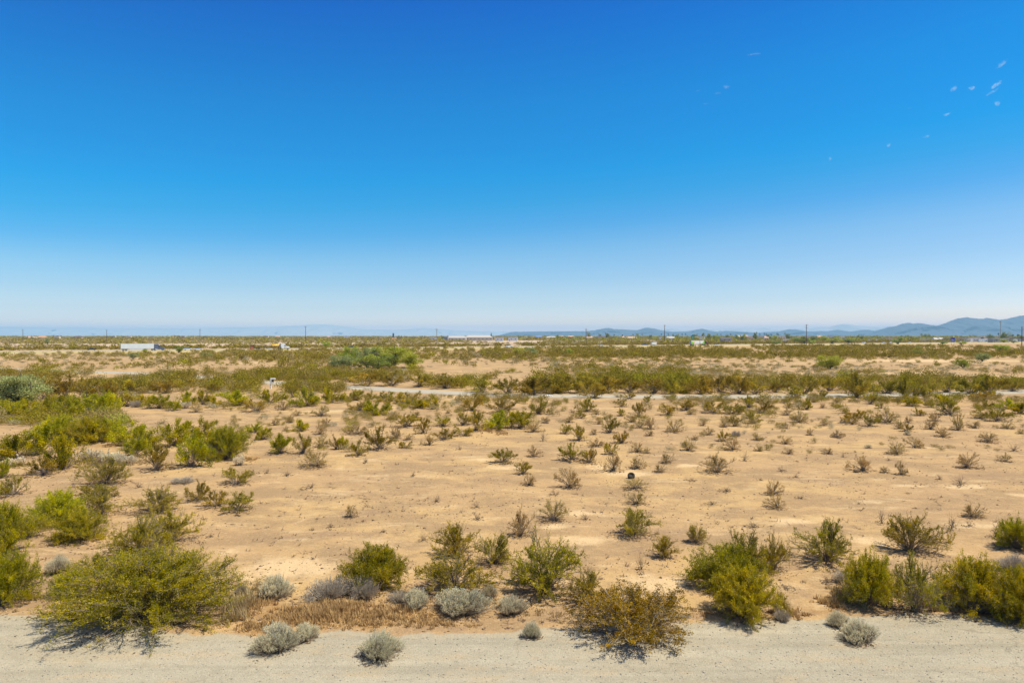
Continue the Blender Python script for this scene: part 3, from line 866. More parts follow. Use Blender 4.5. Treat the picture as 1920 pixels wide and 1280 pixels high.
PL['O'] = """265 1050 120 78;320 1018 104 62;200 912 80 52;190 967 82 52;194 940 60 30;50 1012 55 45;28 929 54 38;78 893 60 36;293 883 56 52;378 816 54 34;443 908 54 32;373 939 42 38;295 964 74 46;405 951 50 30;446 958 56 35;170 1085 70 40;
568 851 36 40;630 843 22 36;480 773 42 26;240 761 44 30;85 749 46 42;125 746 50 42;165 751 52 42;205 752 46 38;275 733 50 28;315 736 50 30;350 731 45 25;398 736 34 20;440 734 40 22;548 746 22 20;232 738 46 30;
857 1040 74 64;926 1057 54 58;852 1112 130 74;1025 1110 136 104;1108 1130 76 58;1395 1087 100 88;1450 1071 56 66;1185 1004 74 50;1247 1044 40 42;1305 1016 38 34;1548 1054 92 78;1705 1033 98 70;1715 1151 86 108;1462 1150 36 40;
695 750 20 16;725 754 42 20;765 757 46 24;728 762 20 14;675 771 36 18;763 801 50 24;794 812 26 35;830 799 34 20;868 797 42 26;893 809 34 42;711 844 50 44;833 823 36 22;870 817 34 18;760 840 24 13;672 857 34 30;886 769 44 30;938 774 50 26;1010 776 40 26;1035 777 16 13;
943 867 46 26;982 888 32 23;1060 814 22 20;1085 828 34 30;1072 863 46 32;1105 868 34 28;1145 855 26 24;1144 811 30 32;1167 832 32 22;1198 781 24 28;1100 772 34 28;1090 784 20 14;1165 762 26 16;1163 779 20 14;1252 778 36 21;1180 748 26 13;1215 754 24 14;1113 746 48 24;
1287 768 30 20;1337 773 34 23;1372 774 40 21;1403 764 32 23;1432 774 30 25;1412 794 26 25;1508 739 46 34;1555 733 44 24;1632 759 44 24;1540 749 36 18;1490 746 42 24;1740 743 42 28;1775 736 50 34;1900 734 42 22;1845 752 44 20;1845 765 30 16;1870 790 42 28;1838 785 30 15;1780 779 44 28;1598 794 40 22;1630 799 34 22;1613 782 26 16;1652 766 14 12;1700 809 22 15;1748 763 22 13;1355 827 24 20;1377 799 24 18;1723 778 22 14;1350 736 44 30;1415 739 40 30;1455 736 42 26;1285 736 50 28;1225 738 56 30;1180 737 50 28;
685 723 60 26;735 724 56 26;785 726 56 26;835 729 58 26;905 736 60 30;952 739 60 30"""
PL['B'] = """593 874 54 36;603 839 34 22;600 814 24 20;545 792 16 14;515 797 14 12;612 798 20 16;602 779 34 21;558 778 18 12;531 769 24 18;368 773 24 20;537 807 12 11;
671 814 42 20;742 820 28 25;766 823 18 12;805 832 26 20;735 786 24 16;780 782 20 13;865 769 16 12;858 753 14 10;978 753 16 18;1042 758 16 10;840 775 12 10;1000 809 30 22;1022 794 16 12;1067 792 20 13;1122 795 16 12;1113 815 14 12;1120 838 30 15;1200 802 20 16;1220 804 22 23;1218 817 16 12;1264 810 36 23;
1195 850 24 19;1214 851 16 11;1000 855 24 22;992 908 24 22;1150 881 34 34;1195 877 30 21;1236 883 22 15;1250 869 26 19;1070 913 44 38;1194 915 42 22;1195 943 36 24;1118 777 20 12;1184 791 18 14;975 1001 44 50;1037 976 50 40;1295 776 18 12;1400 783 18 12;1476 777 20 14;1500 791 34 23;1587 773 16 10;1318 798 14 14;1358 801 18 16;1544 797 18 12;1665 793 46 31;1686 804 20 16;1703 793 14 12;
1755 789 26 17;1797 806 28 38;1745 806 28 20;1768 818 28 19;1828 802 22 13;1888 803 28 13;1855 827 34 18;1914 813 14 10;1330 815 22 16;1375 843 32 25;1419 825 22 14;1302 825 14 10;1290 846 26 23;1423 845 16 13;1473 831 24 14;1479 850 20 12;1520 816 14 14;1569 819 22 14;1552 850 22 12;1680 853 36 22;1717 839 32 20;1617 883 44 30;1660 886 16 13;1690 890 22 28;1812 879 42 30;1885 867 24 18;1344 886 52 34;1450 926 32 28;1457 951 40 28;1822 969 34 25;657 969 28 22;1570 756 16 10;1543 764 14 10;1480 764 18 12"""
PL['R'] = """1190 1209 186 102"""
PL['S'] = """520 1224 84 50;572 1204 46 34;709 1241 82 54;998 1198 36 31;1572 1179 36 32;1608 1209 58 45;860 1158 104 54;784 1142 52 38;916 1120 32 30;960 1148 58 34;519 1122 58 44;108 1080 44 36;346 765 22 13;165 867 46 24;205 869 50 24;232 871 40 20;32 876 42 20;450 871 22 20;55 778 22 12;165 778 22 14;1790 1118 60 40;1745 1125 40 30;1628 840 14 8;1700 815 12 8;1160 745 20 9"""
PL['G'] = """618 1124 84 46;680 1122 70 44;1898 1068 60 34;452 1114 26 22;395 862 30 32;346 907 40 13;1580 1095 40 26;1465 1165 30 24;1378 818 20 12;254 764 22 14;750 1128 40 22"""
PL['D'] = """586 993 14 6;620 989 20 10;719 997 16 7;793 1010 24 17;895 972 28 14;893 951 24 12;820 939 20 14;1097 974 24 14;1233 1000 12 9;1412 989 38 12;1202 1066 24 34;1654 978 28 25;1785 989 36 25;1817 986 22 15;1868 1008 38 30;260 917 24 12;582 915 38 10;537 891 28 12;501 888 14 10;474 888 16 12;685 869 14 14;862 842 14 12;1018 827 16 20;1040 927 32 12;1072 774 18 9;1173 811 12 8;1475 804 26 13;1900 843 32 13;1332 860 18 8;1396 864 24 17;1464 882 24 12;1492 893 16 6;1363 919 38 10;1761 899 16 13;1800 911 40 18;1425 900 12 6;1335 944 34 10;666 796 18 8;303 793 34 9;1552 1092 30 16;1475 1105 46 9;775 893 12 12;1581 857 12 10;1666 864 12 8;395 1004 18 7;1605 885 14 7;755 1143 30 20;1500 935 22 7;1297 900 22 7"""
LOOK = {'L': ('leafy green', 'creosote_bush', 'creosote bush', 'creosote bush'), 'O': ('olive green', 'creosote_bush', 'creosote bush', 'creosote bush'), 'B': ('sparse tan', 'creosote_bush', 'creosote bush', 'creosote bush'), 'R': ('rusty brown', 'creosote_bush', 'creosote bush', 'creosote bush'),
        'S': ('silvery', 'sage_bush', 'sage bush', 'sage bush'), 'G': ('dead grey', 'dry_shrub', 'dry shrub', 'dry shrub'), 'D': ('bare', 'dead_twigs', 'dead twigs', 'heap of dead twigs')}
SPECIAL = {  # x, bottom y -> its own words and the short phrase by which neighbours are found
    (280, 1208): ('huge yellow green creosote bush spilling onto the gravel road at lower left', 'the huge green roadside bush'),
    (1190, 1209): ('broad rusty brown creosote bush standing alone at the gravel road edge', 'the rusty brown roadside bush'),
    (709, 1241): ('round silvery sage bush growing out in the gravel road, biggest there', 'the round sage in the road'),
    (520, 1224): ('long silvery sage mound at the road edge right of the huge green bush', None),
    (1608, 1209): ('bigger of two silvery sage bushes on the gravel road at right', 'the pair of sages at right'),
    (1572, 1179): ('smaller sage bush behind its bigger twin on the gravel road at right', None),
    (998, 1198): ('little lone sage bush at the road edge left of the rusty bush', None),
    (860, 1158): ('widest silvery sage mound, behind the road verge near the picture centre', 'the widest sage mound'),
    (702, 1108): ('round bright green creosote bush behind the orange dry grass', 'the round bush behind the orange grass'),
    (1025, 1110): ('large creosote bush with a tangle of bleached grey stems at its foot', 'the bush with bleached grey stems'),
    (1715, 1151): ('creosote bush with pale bare stems arching down onto the road verge', 'the bush with arching pale stems'),
    (1395, 1165): ('big green creosote bush at the road edge right of the rusty bush', 'the big green bush right of the rusty one'),
    (1830, 1158): ('big dark green creosote bush at the road edge near the right border', 'the big bush at the lower right'),
    (857, 1040): ('upright creosote bush directly behind the sage mounds near picture centre', 'the upright bush near centre'),
    (1548, 1054): ('vase shaped creosote bush alone on pale sand at right', 'the vase shaped bush at right'),
    (1705, 1033): ('low spreading creosote bush with dark shadow on pale sand at right', 'the spreading bush on pale sand'),
    (1185, 1004): ('wide low creosote bush on open sand above the rusty bush', 'the wide low bush on open sand'),
    (295, 964): ('dark olive creosote bush behind the huge green roadside bush', 'the dark bush at left'),
    (427, 861): ('rightmost bush of the dense green thicket on the left', 'the right end of the left thicket'),
    (122, 882): ('tall green bush in the left of the dense left thicket', 'the tall bush of the left thicket'),
    (593, 874): ('tan creosote bush with dark tangled base right of the left thicket', 'the tan bush with dark base'),
    (711, 844): ('leaning olive creosote bush on open sand left of centre', 'the leaning olive bush'),
    (893, 809): ('tall olive bush among dry orange grass in mid field', 'the tall bush in orange grass'),
    (1617, 883): ('roundest tan creosote bush on the bare flat at right', 'the roundest tan bush at right'),
    (1344, 886): ('wide tan creosote bush right of centre on the bare flat', 'the wide tan bush right of centre'),
    (1812, 879): ('lone tan creosote bush far right on the bare flat', 'the lone tan bush far right'),
    (1605, 746): ('tallest green bush by the side road right of centre', 'the tallest bush by the side road'),
    (1090, 737): ('greenest bush of the hedge behind the side road', 'the greenest bush of the hedge'),
    (1665, 793): ('wide tan bush in the busy patch below the side road', 'the wide tan bush below the side road'),
    (133, 784): ('bright green bush in the far left thicket', 'the bright bush of the far left thicket'),
    (440, 761): ('wide green bush in front of the white pipe', 'the wide green bush before the white pipe'),
    (704, 777): ('wide green bush on sand left of centre below the side road', 'the wide green bush left of centre'),
    (1072, 863): ('bushy olive creosote bush left of the old tyre', 'the bushy olive bush near the tyre'),
    (1797, 806): ('tall bare stemmed tan bush below the side road at right', 'the tall bare stemmed bush'),
}
LANDMARKS = [(1183, 893, 'the old tyre'), (1028, 741, 'the white litter'), (509, 726, 'the white pipe')] + [(k[0], k[1], v[1]) for k, v in SPECIAL.items() if v[1]]
LABELED = []


def place_plant(typ, px, yb, w, h, rng):
    big = w >= 66 or (yb > 960 and w >= 34)
    lod = 2 if (big or (yb > 1000 and typ in 'SG')) else 1
    if typ == 'G': lod = 2
    if w > 280: lod = 3
    D0 = G(px, yb)
    half = w / 2 / 1280 * D0.y
    fwd = {'L': .55, 'R': .6, 'S': .6, 'G': .5, 'O': .30, 'B': .2, 'D': .2}[typ] * half
    fwd = min(fwd, 1.7)
    if w > 280: fwd = 2.1
    c = Vector((D0.x * (D0.y + fwd) / D0.y, D0.y + fwd, 0))
    half = w / 2 / 1280 * c.y
    ztop = CAM_H - c.y * (yb - h - 629) / 1280
    ztop = min(max(ztop, half * (.35 if typ != 'D' else .15)), half * 2.4)
    c.z = gz(c.x, c.y) - .01
    look, nm, cat, noun = LOOK[typ]
    t = thing(nm, None, cat, tuple(c), rng.uniform(0, 6.28))
    if typ == 'D':
        me = TW[rng.integers(0, 6)]
        bpy.data.objects.remove(t)
        o = bpy.data.objects.new(nm, me); COL.objects.link(o); o.location = c; o.rotation_euler = (0, 0, rng.uniform(0, 6.28))
        if not me.materials: me.materials.append(STEM_DARK)
        o.scale = (half, half, max(ztop / .75, half * .5)); tag(o, None, cat); t = o
    else:
        key = (typ, lod)
        if key not in [(a, b) for a, b, _ in PROTO]: key = (typ, 1) if (typ, 1, 0) in PROTO else ('O', 2)
        ks = [k for a, b, k in PROTO if (a, b) == key]
        ms, ml = PROTO[(*key, ks[rng.integers(0, len(ks))])]
        stem = {'L': STEM, 'O': STEM, 'B': STEM, 'R': STEM_PALE, 'S': STEM, 'G': STEM_PALE}[typ]
        leaf = {'L': LUSH, 'O': OLIVE, 'B': TANLEAF, 'R': RUSTY, 'S': SAGE, 'G': SAGE_DRY}[typ]
        if typ == 'O' and yb > 1000: leaf = OLIVE_NEAR
        if typ == 'L' and yb < 757 and px > 620: leaf = OLIVE
        a = bpy.data.objects.new('stems', ms); b = bpy.data.objects.new('leaves', ml)
        for o, m in ((a, stem), (b, leaf)):
            COL.objects.link(o); o.parent = t
            if not o.data.materials: o.data.materials.append(m)
            o.material_slots[0].link = 'OBJECT'; o.material_slots[0].material = m
        wd = 1.12 if typ in 'OB' else (1.16 if lod == 1 and typ == 'L' else 1.0)
        t.scale = (half * wd * rng.uniform(.94, 1.08), half * wd * rng.uniform(.85, 1.15), ztop)
        if w < 250: t.rotation_euler = (rng.uniform(-.10, .10), rng.uniform(-.10, .10), t.rotation_euler.z)
    t['group'] = {'creosote bush': 'creosote bushes on the desert floor', 'sage bush': 'silvery sage bushes', 'dry shrub': 'dead grey shrubs', 'dead twigs': 'dead twigs on the sand'}[cat]
    LABELED.append((t, px, yb, w, h, look, noun))


OLIVE_NEAR = leaf_mat('olive green creosote leaf', (.25, .21, .006), (.58, .45, .012), .33, .12, .01)
rng0 = np.random.default_rng(11)
for typ in 'LOBRSGD':
    for rec in PL[typ].replace('\n', '').split(';'):
        place_plant(typ, *[float(q) for q in rec.split()], rng0)


def word_labels():
    used = {}
    rows = []
    for (o, px, yb, w, h, look, noun) in LABELED:
        key = (int(px), int(yb))
        if key in SPECIAL:
            o['label'] = SPECIAL[key][0]; used[o['label']] = 1; continue
        lm = min(LANDMARKS, key=lambda q: math.hypot((q[0] - px), (q[1] - yb) * 2.2))
        dx, dy = px - lm[0], (yb - lm[1]) * 2.2
        side = ('right of' if dx > 0 else 'left of') if abs(dx) > abs(dy) else ('below' if dy > 0 else 'above')
        base = sorted(q[3] for q in LABELED)
        ref = [q[3] for q in LABELED if abs(q[2] - yb) < 60 + (yb - 740) * .2 and q[6] == noun]
        m = sorted(ref)[len(ref) // 2]
        size = 'small' if w < m * .72 else ('large' if w > m * 1.4 else 'medium')
        rows.append([o, math.hypot(dx, dy), side, size, look, noun, lm[2]])
    grp = {}
    for r_ in rows: grp.setdefault(tuple(r_[2:]), []).append(r_)
    NTH = ['nearest', 'second', 'third', 'fourth', 'fifth', 'sixth', 'seventh', 'eighth', 'ninth', 'tenth', 'eleventh', 'twelfth', 'thirteenth', 'fourteenth']
    for (side, size, look, noun, lm), rr_ in grp.items():
        rr_.sort(key=lambda q: q[1])
        for i, r_ in enumerate(rr_):
            s = f"{size} {look} {noun} {side} {lm}"
            if len(rr_) > 1: s = f"{NTH[i]} {s}" if i else f"nearest {s}"
            r_[0]['label'] = s


word_labels()


# ---------------- trees that can be told apart near and beyond the side road
def place_tree(px, yb, w, h, leaf, label, kind='palo_verde_tree', cat='tree', lod=2, D=None, group=None, rng=rng0, trunk=BARK, wide=None):
    p = G(px, yb) if D is None else Vector(((px - 960) / 1280 * D, D, 0))
    half = w / 2 / 1280 * p.y
    ztop = CAM_H - p.y * (yb - h - 629) / 1280
    t = thing(kind, label, cat, tuple(p), rng.uniform(0, 6.28), group)
    ms, ml = TREES[lod, int(rng.integers(0, 5))]
    for nm, me, m in (('trunk', ms, trunk), ('crown', ml, leaf)):
        o = bpy.data.objects.new(nm, me); COL.objects.link(o); o.parent = t
        if not me.materials: me.materials.append(m)
        o.material_slots[0].link = 'OBJECT'; o.material_slots[0].material = m
    t.scale = (half, half, ztop)
    return t


for a in [
    (30, 760, 92, 56, TREE_PALE, 'pale blue green tree at the left border behind the green thicket', 'mesquite_tree'),
    (-8, 752, 60, 44, TREE_PALE, 'pale tree cut by the left border of the picture', 'mesquite_tree'),
    (735, 690, 98, 40, TREE, 'widest bright green palo verde in the flat beyond the side road'),
    (690, 690, 52, 38, TREE_PALE, 'green palo verde left of the widest bright one'),
    (664, 687, 42, 37, TREE, 'thin branching palo verde with bare limbs left of the bright pair'),
    (640, 692, 50, 26, TREE_PALE, 'low dull green tree left of the thin branching palo verde'),
    (708, 692, 60, 26, TREE_D, 'low dull tree between the two bright palo verdes'),
    (770, 690, 36, 26, TREE, 'small bright tree hugging the right side of the widest palo verde'),
    (1555, 692, 48, 26, TREE, 'green palo verde alone on tan ground right of centre'),
    (1806, 690, 24, 16, TREE, 'small vivid green tree on yellow ground near the right'),
    (1842, 677, 27, 15, TREE_PALE, 'pale green tree behind the small vivid green one'),
    (1880, 660, 22, 14, TREE, 'bright tree above the olive scrub near the right border'),
    (1719, 668, 20, 12, TREE_D, 'small tree in the olive scrub below the town at right'),
    (1722, 657, 12, 8, TREE_D, 'tiny dark tree just behind another in the right scrub'),
    (1067, 667, 24, 13, TREE, 'yellow green round tree in the olive scrub near centre'),
    (975, 666, 26, 14, TREE, 'left one of two rounded bright trees in the scrub at centre'),
    (998, 667, 26, 15, TREE_PALE, 'right one of two rounded bright trees in the scrub at centre'),
    (335, 661, 16, 13, TREE_D, 'green tree just left of the two silver cars'),
    (385, 672, 22, 11, TREE_PALE, 'low green tree below the two silver cars'),
    (249, 673, 18, 12, TREE_PALE, 'pale round tree in front of the white box trailer'),
    (272, 661, 9, 7, TREE, 'tiny bright tree against the underside of the white box trailer'),
    (612, 652, 15, 11, TREE, 'bright small tree beside the highway right of the tall pole'),
    (89, 645, 10, 11, TREE_PALE, 'round green tree beyond the highway at far left'),
]:
    place_tree(*a)


# ------------------------------------------------------------------ the scrub nobody could count
def blob_proto(seed, n, leaf, H=.8, low=.6):
    rng = np.random.default_rng(seed)
    k = 9
    az = rng.uniform(0, 6.28, k); rr_ = rng.uniform(.1, .75, k); c = np.stack([np.cos(az) * rr_, np.sin(az) * rr_, rng.uniform(.3, .8, k) * H], 1)
    pk = rng.integers(0, k, n); C = c[pk] + rng.normal(0, .2, (n, 3)) * (1, 1, .7); C[:, 2] = np.clip(C[:, 2], .04, H * 1.15)
    T = np.clip(rng.normal(.5, .25, k)[pk] + rng.normal(0, .12, n), 0, 1)
    V, F, T = leaves_np(rng, C, np.tile([0, 0, .4], (n, 1)), leaf, leaf * .6, T, 1.0)
    return V, T


def merge_stuff(name, protos, X, Y, S, HS, TI, mat, rng, label, cat):
    """many small shrubs as one object; TI shifts each shrub's colour"""
    Vs = []; Ts = []; Ks = []
    which = rng.integers(0, len(protos), len(X)); Z = ground_z(X, Y)
    for p, (V, T) in enumerate(protos):
        ii = np.where(which == p)[0]
        if not len(ii): continue
        a = rng.uniform(0, 6.28, len(ii)); ca, sa = np.cos(a), np.sin(a)
        vx = V[None, :, 0] * ca[:, None] - V[None, :, 1] * sa[:, None]; vy = V[None, :, 0] * sa[:, None] + V[None, :, 1] * ca[:, None]
        v = np.stack([vx * S[ii, None] + X[ii, None], vy * S[ii, None] + Y[ii, None], V[None, :, 2] * HS[ii, None] + Z[ii, None]], -1)
        Vs.append(v.reshape(-1, 3)); Ts.append(np.tile(T, len(ii))); Ks.append(np.repeat(TI[ii], len(V)))
    V = np.vstack(Vs); F = np.arange(len(V)).reshape(-1, 4)
    me = np_mesh(name, V, [F], attrs={'tint': np.concatenate(Ts), 'sort': np.concatenate(Ks)})
    return tag(link(name, me, mat), label, cat, kind='stuff')


def scrub_mat(name):
    """sort 0 = silver grey, .33 = tan, .66 = olive, 1 = green"""
    m, n, l, out = new_mat(name)
    a = n.new('ShaderNodeAttribute'); a.attribute_name = 'sort'; t = n.new('ShaderNodeAttribute'); t.attribute_name = 'tint'
    r1 = n.new('ShaderNodeValToRGB'); r2 = n.new('ShaderNodeValToRGB')
    for r_, cs in ((r1, [(.36, .32, .21), (.30, .23, .10), (.20, .158, .020), (.215, .195, .010), (.24, .26, .04)]), (r2, [(.62, .57, .39), (.52, .41, .19), (.38, .29, .045), (.43, .375, .020), (.45, .46, .08)])):
        e = r_.color_ramp.elements
        e[0].position = 0; e[0].color = (*cs[0], 1); e[1].position = 1; e[1].color = (*cs[4], 1)
        for p, c in ((.28, cs[1]), (.55, cs[2]), (.8, cs[3])):
            q = e.new(p); q.color = (*c, 1)
        l.new(a.outputs['Fac'], r_.inputs[0])
    mx = n.new('ShaderNodeMix'); mx.data_type = 'RGBA'; l.new(t.outputs['Fac'], mx.inputs[0]); l.new(r1.outputs[0], mx.inputs[6]); l.new(r2.outputs[0], mx.inputs[7])
    d = n.new('ShaderNodeBsdfDiffuse'); tr = n.new('ShaderNodeBsdfTranslucent'); l.new(mx.outputs[2], d.inputs[0]); l.new(mx.outputs[2], tr.inputs[0])
    ms = n.new('ShaderNodeMixShader'); ms.inputs[0].default_value = .25; l.new(d.outputs[0], ms.inputs[1]); l.new(tr.outputs[0], ms.inputs[2]); l.new(ms.outputs[0], out.inputs[0])
    return m


SCRUB = scrub_mat('desert scrub foliage')
PA = [blob_proto(50 + k, 650, .095) for k in range(6)]
PB = [blob_proto(60 + k, 170, .18) for k in range(6)]
PC = [blob_proto(70 + k, 34, .40) for k in range(6)]
rs = np.random.default_rng(5)


def px_of(x, y):
    return 960 + x / y * 1280, 629 + CAM_H * 1280 / y


# bands: (x0, x1, y top, y bottom, shrubs per 1000 sq px of picture, sort centre, sort spread, half width m, height m)
BANDS = [
    # from the side road back
    (-100, 640, 706, 738, 50, .55, .12, 1.5, 1.8), (-100, 330, 700, 722, 26, .58, .12, 1.5, 1.8), (300, 700, 696, 722, 34, .58, .12, 1.5, 1.9), (560, 900, 684, 712, 34, .52, .16, 1.4, 1.6),
    (640, 1290, 708, 727, 40, .62, .13, 1.5, 2.0), (1000, 1300, 722, 738, 60, .75, .10, 1.5, 2.3), (1290, 1980, 712, 732, 30, .60, .12, 1.5, 1.9), (1560, 1980, 724, 740, 20, .68, .1, 1.5, 2.0), (640, 1980, 696, 714, 22, .38, .2, 1.1, 1.1),
    (640, 1980, 746, 757, 32, .46, .16, .7, .9), (640, 1500, 752, 800, 12, .40, .2, .55, .7), (640, 1500, 800, 850, 5, .36, .2, .4, .5), (1500, 1980, 775, 850, 6, .36, .2, .4, .5), (430, 660, 770, 850, 9, .42, .2, .45, .55), (1300, 1980, 748, 775, 7, .5, .2, .6, .8), (-100, 500, 735, 770, 10, .4, .3, .9, .9), (-60, 250, 756, 800, 16, .62, .2, 1.2, 1.3),
    (-50, 640, 676, 700, 26, .52, .16, 1.4, 1.5), (-50, 640, 676, 702, 34, .14, .14, .8, .6), (640, 1300, 674, 700, 46, .46, .2, 1.3, 1.3), (640, 1350, 676, 704, 60, .10, .14, .8, .6), (1280, 1980, 684, 708, 60, .16, .14, .8, .6), (1280, 1980, 678, 700, 14, .42, .18, 1.2, 1.0), (1480, 1700, 688, 692, 60, .12, .1, .9, .7),
    (640, 760, 690, 715, 40, .12, .15, 1.0, .9), (-50, 700, 716, 740, 14, .1, .12, .9, .7), (0, 260, 770, 800, 10, .08, .1, .6, .5),
    # towards the highway
    (-50, 500, 662, 678, 50, .50, .14, 1.4, 1.3), (-50, 500, 661, 677, 60, .2, .14, .9, .6), (380, 1000, 658, 676, 115, .54, .12, 1.6, 1.6), (900, 1980, 655, 671, 190, .57, .07, 1.7, 1.8), (900, 1980, 668, 680, 50, .5, .14, 1.4, 1.2), (500, 900, 668, 682, 60, .5, .15, 1.4, 1.4),
    (560, 960, 653, 661, 120, .57, .08, 1.6, 1.6), (1000, 1980, 651.5, 656, 240, .58, .06, 1.8, 1.8), (1250, 1980, 649, 652, 240, .57, .06, 1.8, 1.8), (300, 600, 660, 666, 60, .55, .1, 1.4, 1.4),
]
XS = []; YS = []; SZ = []; HT = []; SO = []
for (x0, x1, y0, y1, den, so, ss, hwid, hh) in BANDS:
    n = int((x1 - x0) * (y1 - y0) / 1000 * den * (.66 if y0 > 671 else .8))
    qx = rs.uniform(x0, x1, n); qy = rs.uniform(y0, y1, n)
    D = CAM_H * 1280 / (qy - 629.0); X = (qx - 960) / 1280 * D
    clump = fbm(X, D * .5, 12 + D.mean() * .03, 21, 3)
    keep = clump > ((.475 if y0 > 671 else .43) + rs.normal(0, .06, n))
    keep &= ~((qx > 488) & (qx < 534) & (qy > 715) & (qy < 744)) & ~((qx > 560) & (qx < 800) & (qy > 716) & (qy < 728)) & ~((qx > 360) & (qx < 490) & (qy > 709) & (qy < 718) & (rs.random(n) < .8))
    keep &= np.abs(D - np.interp(X, LX, LY)) > 3.6
    keep &= ~((hw_off(X, D) > -26) & (hw_off(X, D) < 42))
    # the sandy track beyond the side road at right
    tr = (qx > 1150) & (np.abs(qy - (678 + (1920 - qx) * -.002)) < 1.6) & (qy < 683)
    keep &= ~tr
    X, D = X[keep], D[keep]; n = len(X)
    s = np.clip(rs.lognormal(0, .33, n), .4, 1.9)
    XS.append(X); YS.append(D); SZ.append(hwid * s * (.85 if y0 > 671 else 1)); HT.append(hh * (.70 if y0 > 671 else .85) * s / .85 * rs.uniform(.75, 1.2, n)); SO.append(np.clip(rs.normal(so, ss, n), 0, 1))
X = np.concatenate(XS); Y = np.concatenate(YS); S = np.concatenate(SZ); Hh = np.concatenate(HT); SO_ = np.concatenate(SO)
near = Y < 165
SCRUB_LABEL = 'low olive and silver desert scrub covering the flat beyond the sandy clearing'
merge_stuff('desert_scrub', PA, X[near], Y[near], S[near], Hh[near], SO_[near], SCRUB, rs, SCRUB_LABEL, 'desert scrub')
mid = ~near
merge_stuff('desert_scrub', PB, X[mid], Y[mid], S[mid], Hh[mid], SO_[mid], SCRUB, rs, 'olive scrub thickening towards the highway', 'desert scrub')

# beyond the highway: dark belt, pale fields, then green brush to the horizon
def far_field(n, off0, off1, xr, so, ss, hwid, hh, thr, scale, seed, protos, name, label):
    off = rs.uniform(off0, off1, n) if off1 < 900 else off0 * (off1 / off0) ** rs.uniform(0, 1, n)
    X = rs.uniform(xr[0], xr[1], n)
    Y = HW_A + HW_B * X + off * HN
    ok = (Y > 250) & (np.abs(X / Y) < .85)
    X, Y = X[ok], Y[ok]
    c = fbm(X, Y * .6, scale, seed, 3); ok = c > thr + rs.normal(0, .05, len(X)); X, Y = X[ok], Y[ok]
    n = len(X); s = np.clip(rs.lognormal(0, .35, n), .4, 2.2)
    return X, Y, hwid * s, hh * s * rs.uniform(.8, 1.2, n), np.clip(rs.normal(so, ss, n), 0, 1)


parts_ = [far_field(4200, 40, 75, (-450, 1100), .56, .07, 2.4, 2.2, .36, 20, 31, PC, '', ''),
          far_field(5500, 75, 330, (-700, 1500), .42, .2, 2.0, 1.6, .52, 60, 33, PC, '', '')]
a_ = [np.concatenate(q) for q in zip(*parts_)]
merge_stuff('roadside_brush', PB[:3] + PC[:3], *a_, SCRUB, rs, 'dark olive belt of brush just beyond the highway', 'desert scrub')


def fan(n, d0, d1, so, ss, hwid, hh, thr, scale, seed, xr=(-.85, .85), hx=None):
    D = d0 * (d1 / d0) ** rs.uniform(0, 1, n); u = rs.uniform(xr[0], xr[1], n); X = u * D
    ok = hw_off(X, D) > 150
    c = fbm(X, D * .35, scale, seed, 3); ok &= c > thr + rs.normal(0, .05, n)
    X, D = X[ok], D[ok]; n = len(X); s = np.clip(rs.lognormal(0, .4, n), .35, 2.6)
    return X, D, hwid * s, hh * s, np.clip(rs.normal(so, ss, n), 0, 1)


parts_ = [fan(9000, 700, 1500, .48, .2, 3.0, 2.2, .47, 110, 41), fan(9000, 1200, 4200, .60, .16, 6.0, 3.4, .40, 300, 43), fan(4000, 2500, 9000, .66, .12, 14, 4.5, .38, 900, 45),
          fan(5200, 900, 2200, .86, .1, 4.0, 4.2, .42, 160, 47, (.06, .85)), fan(1500, 700, 1150, .85, .1, 3.5, 3.6, .40, 90, 49, (.42, .85))]
a_ = [np.concatenate(q) for q in zip(*parts_)]
merge_stuff('far_brush', PC, *a_, SCRUB, rs, 'grey green brush and tree belts fading to the horizon', 'desert scrub')


# ------------------------------------------------------------------ dry grass, litter, stones
def straw_mat(name, ca, cb):
    m, n, l, out = new_mat(name)
    t = n.new('ShaderNodeAttribute'); t.attribute_name = 'tint'
    mx = n.new('ShaderNodeMix'); mx.data_type = 'RGBA'; l.new(t.outputs['Fac'], mx.inputs[0]); mx.inputs[6].default_value = (*ca, 1); mx.inputs[7].default_value = (*cb, 1)
    d = n.new('ShaderNodeBsdfDiffuse'); tr = n.new('ShaderNodeBsdfTranslucent'); l.new(mx.outputs[2], d.inputs[0]); l.new(mx.outputs[2], tr.inputs[0])
    ms = n.new('ShaderNodeMixShader'); ms.inputs[0].default_value = .3; l.new(d.outputs[0], ms.inputs[1]); l.new(tr.outputs[0], ms.inputs[2]); l.new(ms.outputs[0], out.inputs[0])
    return m


GRASS = straw_mat('dry straw', (.33, .20, .085), (.70, .50, .24))
LITTER = straw_mat('twig litter', (.11, .075, .05), (.29, .21, .15))
CHAFF = straw_mat('pale dry weeds', (.38, .26, .13), (.56, .46, .25))


